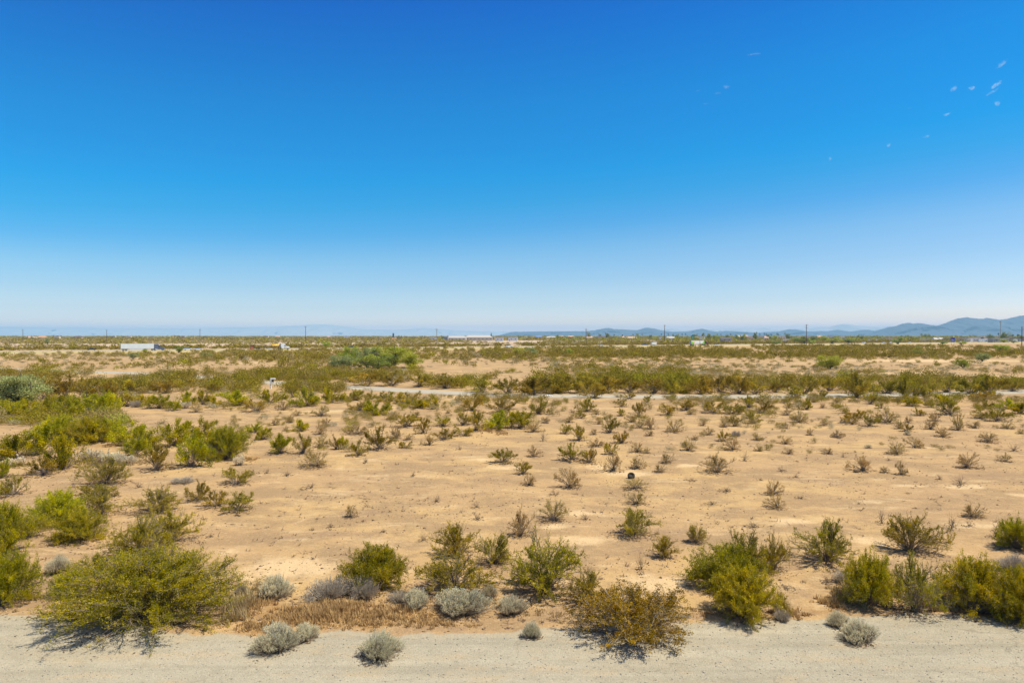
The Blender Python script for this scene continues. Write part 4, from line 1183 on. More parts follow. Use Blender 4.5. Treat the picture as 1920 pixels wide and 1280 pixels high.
def grass_patch(cx, cy, sx, sy, n, hgt, rng):
    """blades as narrow triangles over an elliptical spot given in picture pixels"""
    c = G(cx, cy); wx = sx * c.y / 1280; wy = (G(cx, cy - sy).y - G(cx, cy + sy).y) / 2
    n = int(n * .8); k = max(6, n // 22)
    tx = rng.normal(0, .5, k); ty = rng.normal(0, .5, k); pk = rng.integers(0, k, n); amp = rng.uniform(.2, 1.6, k)
    x = c.x + tx[pk] * wx + rng.normal(0, .05, n); y = c.y + ty[pk] * wy + rng.normal(0, .05, n)
    z = ground_z(x, y)
    h = .62 * hgt * rng.uniform(.3, 1.2, n) * amp[pk]; az = rng.uniform(0, 6.28, n); lean = rng.uniform(.1, .9, n) * h
    w = .012 + .006 * rng.random(n)
    B = np.stack([x, y, z], 1); side = np.stack([-np.sin(az), np.cos(az), 0 * az], 1) * w[:, None]
    tip = B + np.stack([np.cos(az) * lean, np.sin(az) * lean, h], 1)
    return np.stack([B - side, B + side, tip], 1).reshape(-1, 3), np.repeat(np.clip(rng.normal(.5, .28, k)[pk] + rng.normal(0, .1, n), 0, 1), 3)


def grass_obj(name, spots, mat, label, cat, rng):
    V = []; T = []
    for s in spots:
        v, t = grass_patch(*s, rng); V.append(v); T.append(t)
    V = np.vstack(V); T = np.concatenate(T)
    ok = np.repeat((V[::3, 1] > road_edge_y(V[::3, 0]) + .02), 3); V = V[ok]; T = T[ok]
    tag(link(name, np_mesh(name, V, [np.arange(len(V)).reshape(-1, 3)], attrs={'tint': T}), mat), label, cat, kind='stuff')


rg = np.random.default_rng(9)
grass_obj('dry_grass', [(600, 1150, 46, 14, 5200, .30, rg and 0) if 0 else (600, 1150, 46, 14, 5200, .30), (720, 1150, 70, 16, 4200, .2), (800, 1165, 60, 12, 2500, .14), (560, 1160, 80, 18, 5000, .22), (500, 1175, 60, 12, 2600, .16), (680, 1165, 70, 14, 3000, .15), (480, 1135, 30, 14, 1800, .22), (640, 1135, 60, 10, 2400, .25),
                        (1610, 1120, 45, 14, 3400, .28), (1560, 1130, 30, 10, 1200, .2), (1770, 1130, 60, 14, 2600, .28), (1870, 1140, 50, 10, 1400, .2), (915, 806, 24, 5, 1800, .4), (940, 812, 16, 4, 800, .3), (215, 836, 24, 4, 900, .3), (470, 858, 18, 4, 600, .25), (1480, 1150, 40, 8, 900, .18), (760, 1155, 60, 12, 1400, .12), (1330, 1150, 50, 8, 900, .12)],
          GRASS, 'orange dry grass along the verge of the gravel road', 'dry grass', rg)
grass_obj('pale_weeds', [(445, 1148, 22, 20, 2600, .55), (470, 1110, 20, 12, 900, .3), (1600, 1118, 36, 12, 1500, .4), (1740, 1128, 50, 14, 2000, .4), (1850, 1130, 50, 10, 1200, .35), (900, 1130, 90, 14, 1200, .12), (1060, 1150, 90, 12, 1000, .1), (80, 1125, 60, 14, 1200, .15), (190, 868, 50, 7, 2200, .5), (250, 866, 40, 6, 1500, .45)],
          CHAFF, 'pale straw coloured weeds between the roadside bushes', 'weeds', rg)

# twig litter beneath the shrubs
LV = []; LT = []
for (o, px, yb, w, h, look, noun) in LABELED:
    if yb < 760: continue
    half = o.scale.x; cx, cy = o.location.x, o.location.y
    n = int(620 * half ** 1.3) if yb > 940 else int(170 * half ** 1.2)
    if noun.startswith('heap'): n = n // 3
    a = rg.uniform(0, 6.28, n); r_ = np.sqrt(rg.uniform(0, 1, n)) * half * 1.15 * rg.uniform(.6, 1.15, n)
    x = cx + np.cos(a) * r_ - .12 * half; y = cy + np.sin(a) * r_
    z = np.maximum(ground_z(x, y), np.where(y < road_edge_y(x), .012, -1)) + .012
    L = (.05 if yb > 940 else .10) * rg.uniform(.4, 1.6, n); th = rg.uniform(0, 6.28, n); W = L * rg.uniform(.08, .35, n)
    d = np.stack([np.cos(th) * L, np.sin(th) * L, rg.uniform(-.1, .5, n) * L], 1); s = np.stack([-np.sin(th) * W, np.cos(th) * W, W * .3], 1)
    B = np.stack([x, y, z], 1)
    LV.append(np.stack([B - d, B + s, B + d, B - s], 1).reshape(-1, 3)); LT.append(np.repeat(rg.uniform(0, 1, n), 4))
V = np.vstack(LV)
tag(link('twig_litter', np_mesh('twig_litter', V, [np.arange(len(V)).reshape(-1, 4)], attrs={'tint': np.concatenate(LT)}), LITTER), 'dark twig litter lying under and around the bushes', 'litter', kind='stuff')

# scattered sticks, clods and stones on the sand and gravel on the road
def stones(name, n, sampler, size, mat, label, cat, rng, flat=.6):
    base = np.array([[1, 0, 0], [-1, 0, 0], [0, 1, 0], [0, -1, 0], [0, 0, 1], [0, 0, -.4]], float)
    fc = np.array([[0, 2, 4], [2, 1, 4], [1, 3, 4], [3, 0, 4], [2, 0, 5], [1, 2, 5], [3, 1, 5], [0, 3, 5]])
    x, y = sampler(n, rng); n = len(x)
    z = np.maximum(ground_z(x, y), np.where(y < road_edge_y(x), .012, -1))
    s = size * np.clip(rng.lognormal(0, .5, n), .3, 3.0)
    V = base[None] * (1 + rng.normal(0, .22, (n, 6, 3))) * s[:, None, None] * (1, 1, flat)
    a = rng.uniform(0, 6.28, n); c_, s_ = np.cos(a)[:, None], np.sin(a)[:, None]
    vx = V[:, :, 0] * c_ - V[:, :, 1] * s_; vy = V[:, :, 0] * s_ + V[:, :, 1] * c_
    V = np.stack([vx + x[:, None], vy + y[:, None], V[:, :, 2] + z[:, None]], -1).reshape(-1, 3)
    F = (fc[None] + np.arange(n)[:, None, None] * 6).reshape(-1, 3)
    tag(link(name, np_mesh(name, V, [F], attrs={'tint': np.repeat(rng.uniform(0, 1, n), 6)}), mat), label, cat, kind='stuff')


STONE_A = straw_mat('road gravel', (.34, .31, .25), (.62, .58, .48))
STONE_B = straw_mat('brown clods', (.20, .13, .085), (.40, .28, .18))


def samp_road(n, rng):
    y = rng.uniform(15, 20.6, n); x = rng.uniform(-.82, .82, n) * y
    ok = y < road_edge_y(x); return x[ok], y[ok]


def samp_sand(n, rng):
    y = 19.5 * (60 / 19.5) ** rng.uniform(0, 1, n); x = rng.uniform(-.82, .82, n) * y
    ok = (y > road_edge_y(x)) & (fbm(x, y, 3.5, 61, 3) > .50 + rng.normal(0, .05, n)); return x[ok], y[ok]


stones('road_gravel', 15000, samp_road, .011, STONE_A, 'loose pale gravel on the near road', 'gravel', rg)
stones('dirt_clods', 16000, samp_sand, .026, STONE_B, 'small dark clods and stones on the sand', 'clods', rg)

# dry tufts and fallen sticks strewn over the open sand
nT = 2600
yT = 20 * (95 / 20) ** rg.uniform(0, 1, nT); xT = rg.uniform(-.8, .8, nT) * yT
okT = (yT > road_edge_y(xT) + .2) & (fbm(xT, yT, 5.0, 91, 3) > .47)
xT, yT = xT[okT], yT[okT]; sV = []; sT = []
for i in range(len(xT)):
    k = int(rg.integers(2, 7)); big = rg.uniform(.05, .22)
    a = rg.uniform(0, 6.28, k); L = big * rg.uniform(.5, 1.3, k); up = rg.uniform(.0, .7, k) * L
    bx = xT[i] + rg.normal(0, .05, k); by = yT[i] + rg.normal(0, .05, k); bz = ground_z(bx, by) + .012
    w = .008 + .00025 * yT[i]
    B = np.stack([bx, by, bz], 1); sd_ = np.stack([-np.sin(a), np.cos(a), 0 * a], 1) * w
    tip = B + np.stack([np.cos(a) * L, np.sin(a) * L, up], 1)
    sV.append(np.stack([B - sd_, B + sd_, tip + sd_ * .4, tip - sd_ * .4], 1).reshape(-1, 3)); sT.append(np.full(k * 4, rg.uniform(0, 1)))
V = np.vstack(sV)
tag(link('fallen_sticks', np_mesh('fallen_sticks', V, [np.arange(len(V)).reshape(-1, 4)], attrs={'tint': np.concatenate(sT)}), LITTER), 'small dead tufts and fallen sticks strewn over the open sand', 'sticks', kind='stuff')


# ------------------------------------------------------------------ man-made things
WHITE = plain('white paint', (.72, .73, .73), .35, vary=.05)
BOXWHITE = plain('dusty box aluminium', (.70, .74, .73), .5, vary=.15, scale=.6)
STEEL = plain('dull steel', (.35, .35, .36), .45, .6, vary=.15)
BLACKP = plain('black rubber and plastic', (.025, .025, .028), .6)
GLASS = plain('dark window glass', (.035, .04, .045), .35, spec=.3)
NAVY = plain('navy truck paint', (.10, .13, .20), .3)
SILVERBLUE = plain('pale silver car paint', (.62, .66, .70), .35, .0)
BLACKCAR = plain('black car paint', (.02, .022, .03), .25)
BLUECAR = plain('dark blue car paint', (.05, .08, .20), .25)
MAROON = plain('maroon truck paint', (.10, .025, .03), .35)
RED = plain('faded red paint', (.50, .06, .07), .5)
YELLOW = plain('yellow tank paint', (.85, .50, .01), .4)
LIME = plain('lime green graphic', (.22, .60, .005), .4)
ORANGE = plain('orange graphic', (.8, .35, .08), .4)
DECK = plain('brown trailer deck', (.20, .13, .10), .8)
CHROME = plain('chrome', (.7, .7, .72), .2, .9)
SIGN_G = plain('green sign face', (.0, .20, .13), .4)
SIGN_B = plain('blue sign face', (.01, .07, .42), .4)
WOOD = plain('creosoted pole wood', (.10, .055, .045), .85, vary=.3)
PALE_ARM = plain('galvanised steel', (.42, .40, .38), .5, .5)
CREAM = plain('cream stucco', (.62, .55, .44), .85)
TANW = plain('tan stucco', (.50, .38, .27), .85)
PINKR = plain('pink clay roof', (.60, .38, .28), .8)
ORANGER = plain('orange clay roof', (.62, .30, .11), .8)
BROWNR = plain('brown shingle roof', (.16, .11, .10), .9)
WHITER = plain('white metal roof', (.50, .47, .44), .6)
BLUER = plain('blue metal roof', (.20, .30, .55), .4)
GREYW = plain('grey block wall', (.34, .32, .30), .9)
PVC = plain('white plastic pipe', (.80, .80, .78), .35)
RUBBER_OLD = plain('weathered tyre rubber', (.028, .028, .022), .9, vary=.5, scale=8, bump=.3)
MATS_ = [WHITE]


def wheel(parent, x, y, r, w):
    mb_ = MB(); mb_.tube([(x, y - w / 2, r), (x, y + w / 2, r)], r, 18, 0)
    t_ = mb_.build('wheel', BLACKP, parent, bevel=.02)
    h = MB(); h.tube([(x, y - w / 2 - .012, r), (x, y + w / 2 + .012, r)], r * .55, 12, 0)
    h.build('rim', STEEL, t_)


def tractor(root, paint, x0, tall=True):
    """conventional highway tractor; x0 = back of its frame, nose towards +x"""
    f = MB(); f.box((x0 + 3.3, 0, .82), (6.6, .9, .28)); f.build('frame', BLACKP, root)
    c = MB()
    roof = 3.75 if tall else 3.0
    c.prof([(x0 + 1.6, 1.0), (x0 + 4.55, 1.0), (x0 + 4.75, 1.9), (x0 + 4.35, 2.75), (x0 + 3.55, roof - .1), (x0 + 3.1, roof), (x0 + 1.6, roof)], -1.2, 1.2)
    c.build('cab', paint, root, bevel=.07)
    h = MB(); h.prof([(x0 + 4.7, .75), (x0 + 6.55, .6), (x0 + 6.75, 1.2), (x0 + 6.55, 1.72), (x0 + 4.72, 1.98)], -.95, .95); h.build('hood', paint, root, bevel=.1)
    g = MB(); g.box((x0 + 6.76, 0, 1.15), (.06, 1.0, .8)); g.build('grille', CHROME, root)
    b = MB(); b.box((x0 + 6.75, 0, .55), (.3, 2.3, .35)); b.build('bumper', CHROME, root, bevel=.04)
    w = MB(); w.prof([(x0 + 4.73, 2.03), (x0 + 4.40, 2.72), (x0 + 4.44, 2.74), (x0 + 4.77, 2.05)], -1.05, 1.05); w.build('windscreen', GLASS, root)
    for s in (-1, 1):
        q = MB(); q.prof([(x0 + 3.5, 1.95), (x0 + 4.55, 1.95), (x0 + 4.3, 2.6), (x0 + 3.5, 2.6)], s * 1.2 - .012, s * 1.2 + .012); q.build('side_window', GLASS, root)
        q = MB(); q.tube([(x0 + 3.2, s * .62, .95), (x0 + 1.9, s * .62, .95)], .33, 12); q.v = [(x, y + s * .5, z - .12) for x, y, z in q.v]; q.build('fuel_tank', CHROME, root)
        q = MB(); q.tube([(x0 + 1.45, s * 1.0, 1.0), (x0 + 1.45, s * 1.0, 3.7)], .09, 8); q.build('exhaust_stack', CHROME, root)
        q = MB(); q.box((x0 + 6.62, s * .78, 1.15), (.18, .28, .22)); q.build('headlight', WHITE, root)
        q = MB(); q.prof([(x0 + 5.1, .75), (x0 + 5.25, 1.15), (x0 + 5.7, 1.28), (x0 + 6.2, 1.15), (x0 + 6.4, .75), (x0 + 6.2, .75), (x0 + 5.75, 1.08), (x0 + 5.3, .75)], s * 1.06 - .14, s * 1.06 + .14); q.build('fender', paint, root)
        wheel(root, x0 + 5.75, s * 1.02, .5, .3)
        for k in (.55, 1.85): wheel(root, x0 + k, s * .92, .5, .55)


def hw_place(px, lane_off, face=1, z=.02):
    u = (px - 960) / 1280
    # point of the lane straight under that picture column
    y = (HW_A + lane_off * HN) / (1 - HW_B * u)
    return (u * y, y, z), math.atan2(HW_B, 1) + (0 if face > 0 else math.pi)


# box trailer truck
loc, rz = hw_place(225, 1.6)
t = thing('semi_truck', 'semi truck with long white box trailer and navy cab on the highway', 'truck', loc, rz)
b = MB(); b.box((8.4, 0, 2.62), (16.2, 2.6, 2.86)); b.build('trailer_box', BOXWHITE, t, bevel=.05)
b = MB(); b.box((8.4, 0, 1.13), (16.3, 2.62, .12)); b.box((8.4, 0, 4.07), (16.25, 2.63, .06)); b.build('trailer_rail', STEEL, t)
b = MB(); b.prof([(4.6, 1.05), (12.3, 1.05), (12.0, .45), (4.9, .45)], -1.29, -1.26); b.build('side_skirt', WHITE, t)
for k in (1.6, 2.9):
    for s in (-1, 1): wheel(t, k, s * .95, .5, .55)
b = MB(); b.box((2.2, 0, .85), (3.2, 1.0, .2)); b.build('axle_frame', BLACKP, t)
tractor(t, NAVY, 15.2)

# flatbed
loc, rz = hw_place(471, 1.6)
t = thing('flatbed_truck', 'semi truck with a long low empty flatbed and white cab', 'truck', loc, rz)
b = MB(); b.box((8.9, 0, 1.42), (14.6, 2.55, .12)); b.build('deck', DECK, t)
b = MB()
for s in (-.5, .5): b.box((8.9, s, 1.18), (14.4, .14, .34))
b.build('deck_beam', BLACKP, t)
for k in (3.3, 4.6):
    for s in (-1, 1): wheel(t, k, s * .95, .5, .55)
b = MB(); b.box((10.2, 0, .8), (2.6, 2.4, .55)); b.build('tool_box', STEEL, t, bevel=.03)
b = MB(); b.box((16.25, 0, 2.0), (.1, 2.4, 1.1)); b.build('headboard', STEEL, t)
tractor(t, WHITE, 15.6)
M_ = Matrix.Translation(loc) @ Matrix.Rotation(rz, 4, 'Z')
p = M_ @ Vector((13.9, 0, 1.48))
t = thing('yellow_tank', 'bright yellow cylindrical tank strapped at the front of the flatbed', 'tank', tuple(p), rz)
b = MB(); b.tube([(-2.1, 0, .95), (-1.95, 0, .95), (1.95, 0, .95), (2.1, 0, .95)], [.5, .72, .72, .5], 20); b.build('tank_body', YELLOW, t)
for k in (-1.3, 1.3):
    b = MB(); b.box((k, 0, .15), (.25, 1.5, .3)); b.build('cradle', WHITE, t)
b = MB(); b.tube([(0, 0, 1.66), (0, 0, 1.82)], .18, 12); b.build('hatch', YELLOW, t)
p = M_ @ Vector((.2, 0, .0))
t = thing('forklift', 'red forklift hung on the tail of the flatbed', 'forklift', tuple(p), rz)
b = MB(); b.prof([(-.9, .45), (1.0, .45), (1.0, 1.6), (.3, 1.75), (-.5, 1.55), (-.9, 1.2)], -1.05, 1.05); b.build('body', RED, t, bevel=.06)
b = MB()
for s in (-.45, .45): b.box((1.15, s, 1.9), (.12, .12, 2.6))
b.build('mast', BLACKP, t)
b = MB()
for x_ in (-.6, .6):
    for s in (-.85, .85): b.box((x_, s, 2.1), (.08, .08, 1.0))
b.box((0, 0, 2.62), (1.3, 1.8, .07)); b.build('roof_guard', BLACKP, t)
for x_, s in ((-.5, -.95), (-.5, .95), (.6, -1.1), (.6, 1.1)): wheel(t, x_, s, .4, .28)

# green and white trailer
loc, rz = hw_place(1294, 1.6)
t = thing('semi_truck', 'semi truck with white trailer carrying lime green graphics and maroon cab', 'truck', loc, rz)
b = MB(); b.box((8.0, 0, 2.62), (15.6, 2.6, 2.86)); b.build('trailer_box', WHITE, t, bevel=.05)
g = MB(); g.prof([(.25, 1.25), (3.4, 1.25), (2.9, 2.4), (1.6, 3.3), (.25, 3.2)], -1.325, -1.312); g.build('green_graphic', LIME, t)
g = MB(); g.prof([(15.75, 1.25), (12.9, 1.25), (13.6, 2.2), (15.0, 3.9), (15.75, 3.95)], -1.325, -1.312); g.build('green_graphic', LIME, t)
g = MB(); g.prof([(3.4 + .75 * math.cos(q * .628), 2.7 + .75 * math.sin(q * .628)) for q in range(10)], -1.33, -1.318); g.build('orange_graphic', ORANGE, t)
b = MB(); b.box((8.0, 0, 1.1), (15.6, 2.5, .14)); b.build('trailer_rail', BLACKP, t)
b = MB(); b.box((-.05, 0, 2.62), (.1, 2.5, 2.7)); b.build('rear_door', STEEL, t)
for k in (1.6, 2.9):
    for s in (-1, 1): wheel(t, k, s * .95, .5, .55)
tractor(t, MAROON, 14.6)


def car(name, label, cat, loc, rz, paint, shape='sedan', group=None):
    t = thing(name, label, cat, loc, rz, group)
    L = {'sedan': 4.7, 'suv': 4.8, 'pickup': 5.7, 'van': 5.4}[shape]
    b = MB()
    P = {'sedan': [(0, .35), (L, .35), (L + .02, .62), (L - .15, .78), (L - 1.25, .92), (.85, .95), (.1, .88), (-.02, .6)],
         'suv': [(0, .4), (L, .4), (L, .85), (L - .2, 1.0), (L - 1.1, 1.08), (.1, 1.1), (-.02, .7)],
         'van': [(0, .4), (L, .4), (L, .85), (L - .1, 1.05), (L - .8, 1.2), (.0, 1.2), (-.02, .7)],
         'pickup': [(0, .5), (L, .5), (L, .95), (L - .1, 1.12), (L - 1.4, 1.2), (1.95, 1.2), (1.95, 1.12), (.0, 1.12), (-.02, .7)]}[shape]
    b.prof(P, -.9, .9); b.build('body', paint, t, bevel=.08)
    Q = {'sedan': [(.75, .93), (3.55, .93), (2.75, 1.36), (1.45, 1.37)], 'suv': [(.08, 1.08), (3.75, 1.06), (3.1, 1.7), (.3, 1.72)], 'van': [(.03, 1.18), (4.7, 1.18), (3.95, 2.0), (.2, 2.05)],
         'pickup': [(1.95, 1.18), (4.45, 1.18), (3.75, 1.78), (2.15, 1.8)]}[shape]
    cb = MB(); n_ = len(Q)
    zt = max(z for x, z in Q)
    cb.add([(x, -.84 if z < 1.3 and z < zt - .1 else -.66, z) for x, z in Q] + [(x, .84 if z < 1.3 and z < zt - .1 else .66, z) for x, z in Q],
           [tuple(range(n_)), tuple(range(2 * n_ - 1, n_ - 1, -1))] + [(i, n_ + i, n_ + (i + 1) % n_, (i + 1) % n_) for i in range(n_)])
    cb.build('windows', GLASS, t)
    r_ = MB(); xs = [x for x, z in Q if z > zt - .1]
    r_.box(((min(xs) + max(xs)) / 2, 0, zt + .012), (max(xs) - min(xs) + .1, 1.36, .05)); r_.build('roof', paint, t, bevel=.02)
    for x_ in (.85, L - .9):
        for s in (-.82, .82): wheel(t, x_, s, .33 if shape != 'pickup' else .38, .22)
    for s in (-.65, .65):
        h = MB(); h.box((L - .02, s, .7 if shape == 'sedan' else .85), (.08, .32, .14)); h.build('headlight', WHITE, t)
    return t


NEARL = 1.6; FARL = 28.0
def put(px, off, face, *a, **k):
    loc, rz = hw_place(px, off, face); return loc, rz


for (px, off, face, nm, lab, cat, paint, shape) in [
    (180, FARL, -1, 'parked_car', 'black car on the far lanes left of the white box trailer', 'car', BLACKCAR, 'sedan'),
    (344, 1.6, 1, 'silver_car', 'left one of two silver cars following each other on the highway', 'car', SILVERBLUE, 'suv'),
    (363.5, 1.6, 1, 'silver_car', 'right one of two silver cars following each other on the highway', 'car', SILVERBLUE, 'sedan'),
    (664, FARL, -1, 'dark_car', 'small dark car just above the bright palo verde trees', 'car', BLACKCAR, 'sedan'),
    (948, 1.6, 1, 'pickup_truck', 'white pickup truck on the highway near the middle of the view', 'pickup', WHITE, 'pickup'),
    (1131, 1.6, -1, 'white_car', 'white car half hidden by verge grass right of a utility pole', 'car', WHITE, 'sedan'),
    (1214, FARL, -1, 'pickup_truck', 'dark blue pickup towing a silver trailer on the highway', 'pickup', BLUECAR, 'pickup'),
    (1340, FARL, 1, 'blue_car', 'dark blue car ahead of the lime green trailer truck', 'car', BLUECAR, 'sedan'),
    (1622, FARL, -1, 'white_van', 'white van on the far lanes below the right hand mountain foot', 'van', WHITE, 'van'),
    (1654, FARL, 1, 'blue_car', 'pale blue car left of the round roadside tree at right', 'car', SILVERBLUE, 'suv'),
    (1667, FARL, 1, 'white_car', 'white car touching the round roadside tree at right', 'car', WHITE, 'suv'),
    (1703, FARL, 1, 'blue_car', 'pale blue car right of the round roadside tree', 'car', SILVERBLUE, 'sedan'),
    (1798, FARL, 1, 'white_van', 'white van right of the blue service sign', 'van', WHITE, 'van'),
    (1849, FARL, 1, 'white_van', 'white van near the tall floodlight mast', 'van', WHITE, 'van'),
]:
    loc, rz = hw_place(px, off, face); car(nm, lab, cat, loc, rz, paint, shape)
loc, rz = hw_place(1221, FARL, -1)
t = thing('travel_trailer', 'silver trailer pulled behind the dark blue pickup', 'trailer', loc, rz)
b = MB(); b.prof([(-5.4, .6), (-.4, .6), (.1, 1.1), (-.2, 2.3), (-.9, 2.55), (-5.1, 2.5), (-5.5, 2.1)], -1.1, 1.1); b.build('body', BOXWHITE, t, bevel=.1)
b = MB(); b.box((-3.0, -1.11, 1.8), (1.2, .03, .6)); b.build('window', GLASS, t)
for s in (-.95, .95): wheel(t, -3.2, s, .36, .22)
b = MB(); b.box((.6, 0, .6), (1.6, .12, .1)); b.build('drawbar', BLACKP, t)

# utility poles
POLES = [(43, 617, 641), (200, 618, 641), (375, 617, 641), (573, 611.5, 643.5), (819, 616, 646), (1099, 616, 646), (1246, 609, 645.5), (1512, 608, 646.5), (1916, 612, 650)]
PLAB = ['utility pole nearest the left border', 'utility pole above the white box trailer', 'utility pole above the two silver cars', 'tall utility pole right of the yellow tank', 'pale utility pole left of the long white sheds', 'utility pole right of the white pickup',
        'tall utility pole between the towing pickup and the green sign', 'tall utility pole with crossarms over the green trees at right', 'utility pole at the right border beside the palms']
for (px, yt, yb), lab in zip(POLES, PLAB):
    D = CAM_H * 1280 / (yb - 629); h = CAM_H - D * (yt - 629) / 1280
    t = thing('utility_pole', lab, 'utility pole', ((px - 960) / 1280 * D, D, 0), 0, 'utility poles along the highway')
    b = MB(); b.tube([(0, 0, -.5), (0, 0, h)], [.32, .22], 10); b.build('pole', WOOD if px != 819 else plain('grey pole wood', (.26, .22, .16), .9), t)
    arms = 2 if px == 1512 else 1
    for k in range(arms):
        b = MB(); b.box((0, -.26, h - .7 - k * 2.2), (3.0 if px != 1512 else 5.2, .14, .16), rz=.5); b.build('crossarm', WOOD, t)
        for q in (-1, -.3, 1):
            b = MB(); w_ = 1.35 if px != 1512 else 2.45; b.tube([(q * w_ * math.cos(.5), -.26 + q * w_ * math.sin(.5), h - .62 - k * 2.2), (q * w_ * math.cos(.5), -.26 + q * w_ * math.sin(.5), h - .30 - k * 2.2)], .07, 8); b.build('insulator', STEEL, t)

# green exit sign on its curved arm
D = 560.0; x_ = lambda px: (px - 960) / 1280 * D; z_ = lambda py: CAM_H - D * (py - 629) / 1280
t = thing('exit_sign', 'green road sign on a curved cantilever arm above the lime trailer truck', 'road sign', (x_(1312.5), D, 0))
ox = x_(1298.5) - x_(1312.5)
b = MB(); b.tube([(0, 0, 0), (0, 0, z_(638)), (-.15, 0, z_(635)), (-1.0, 0, z_(632.7)), (-2.4, 0, z_(632)), (ox + 1.6, 0, z_(632))], .20, 10); b.build('mast_arm', PALE_ARM, t)
b = MB(); b.box((ox, -.3, (z_(629) + z_(635.6)) / 2), (2.6, .08, z_(629) - z_(635.6))); s_ = b.build('sign_panel', SIGN_G, t)
b = MB(); b.box((ox + .1, -.3, z_(628.2)), (1.4, .08, .66)); b.build('sign_tab', SIGN_G, t)
b = MB()
for zz in (630.9, 633.0): b.box((ox, -.352, z_(zz)), (1.7, .02, .22))
b.build('legend', WHITE, t)

# blue service sign
D = 600.0; h0, h1 = z_(632.5) if 0 else CAM_H - 600 * (632.5 - 629) / 1280, CAM_H - 600 * (641 - 629) / 1280
cx = (1786.5 - 960) / 1280 * D
t = thing('service_sign', 'tall blue roadside sign with red and white panels at right', 'road sign', (cx, D, 0))
b = MB()
for s in (-1.1, 1.1): b.box((s, .1, h1 / 2), (.2, .12, h1))
b.build('post', PALE_ARM, t)
b = MB(); b.box((0, 0, (h0 + h1) / 2), (3.5, .1, h0 - h1)); b.build('sign_panel', SIGN_B, t)
b = MB(); b.box((-.9, -.065, h0 - 1.5), (1.2, .02, .8)); b.box((-1.0, -.065, h1 + .45), (.9, .02, .5)); b.build('red_patch', RED, t)
b = MB(); b.box((.1, -.065, h0 - 2.5), (2.6, .02, .45)); b.build('white_patch', WHITE, t)

# tall floodlight mast
D = 1500.0
h = CAM_H - D * (602 - 629) / 1280
t = thing('light_mast', 'very tall floodlight mast standing against the blue mountain', 'light mast', ((1876 - 960) / 1280 * D, D, 0))
b = MB(); b.tube([(0, 0, 0), (0, 0, h)], [.85, .55], 12); b.build('mast', STEEL, t)
b = MB(); b.tube([(0, 0, h - 2.4), (0, 0, h - 1.6), (0, 0, h)], [1.6, 2.1, 2.2], 14); b.build('lamp_ring', STEEL, t)

# dark tank tower left of the long sheds
D = 1300.0; cx = (737.5 - 960) / 1280 * D
t = thing('storage_tower', 'dark green tower above an orange shed left of the grey pole', 'tower', (cx, D, 0))
zt_, zb_ = CAM_H - D * (624.5 - 629) / 1280, CAM_H - D * (631.5 - 629) / 1280
b = MB(); b.tube([(0, 0, zb_ - 2), (0, 0, zt_)], 1.5, 14); b.build('tank', plain('dark green tank', (.06, .10, .10), .5), t)
b = MB()
for k in range(4): b.tube([(1.1 * math.cos(k * 1.57), 1.1 * math.sin(k * 1.57), 0), (1.1 * math.cos(k * 1.57), 1.1 * math.sin(k * 1.57), zb_ - 2)], .14, 6)
b.build('support', STEEL, t)


# white pipe marker by the side road
p = G(508, 729)
t = thing('pipe_marker', 'white plastic standpipe with a short side arm beside the side road', 'standpipe', (p.x, p.y, gz(p.x, p.y)))
t.scale = (1.15, 1.15, 1.15)
b = MB(); b.tube([(0, 0, -.05), (0, 0, 1.42)], .125, 12); b.build('pipe', PVC, t)
b = MB(); b.tube([(-.02, 0, 1.36), (.62, 0, 1.36)], .10, 12); b.build('arm', PVC, t)
b = MB(); b.box((.25, 0, 1.08), (.26, .22, .26)); b.build('box', BLACKP, t, bevel=.02)
b = MB(); b.tube([(.27, 0, .5), (.27, 0, .95)], .05, 8); b.build('hose', PVC, t)

# old tyre lying tilted on the sand
p = G(1184, 895)
t = thing('old_tyre', 'worn dark tyre lying tilted and half buried on the sand', 'tyre', (p.x, p.y + .1, gz(p.x, p.y) + .15), .5)
t.rotation_euler = (R(38), R(-22), .3); t.scale = (.78, .78, .9)
mb = MB(); n1, n2 = 36, 16
vs = []
for i in range(n1):
    a = i / n1 * 2 * math.pi
    for k in range(n2):
        q = k / n2 * 2 * math.pi
        rr_ = .20 + .085 * (abs(math.cos(q)) ** .6) * math.copysign(1, math.cos(q)); zz = .12 * (abs(math.sin(q)) ** .6) * math.copysign(1, math.sin(q))
        if math.cos(q) > .8 and i % 2: rr_ -= .012
        vs.append((math.cos(a) * rr_, math.sin(a) * rr_, zz))
mb.add(vs, [(i * n2 + k, ((i + 1) % n1) * n2 + k, ((i + 1) % n1) * n2 + (k + 1) % n2, i * n2 + (k + 1) % n2) for i in range(n1) for k in range(n2)], 0, True)
mb.build('tyre', RUBBER_OLD, t)
b = MB(); b.tube([(0, 0, -.06), (0, 0, .06)], .145, 20); b.build('rim', plain('rusty rim', (.07, .05, .035), .8), t)

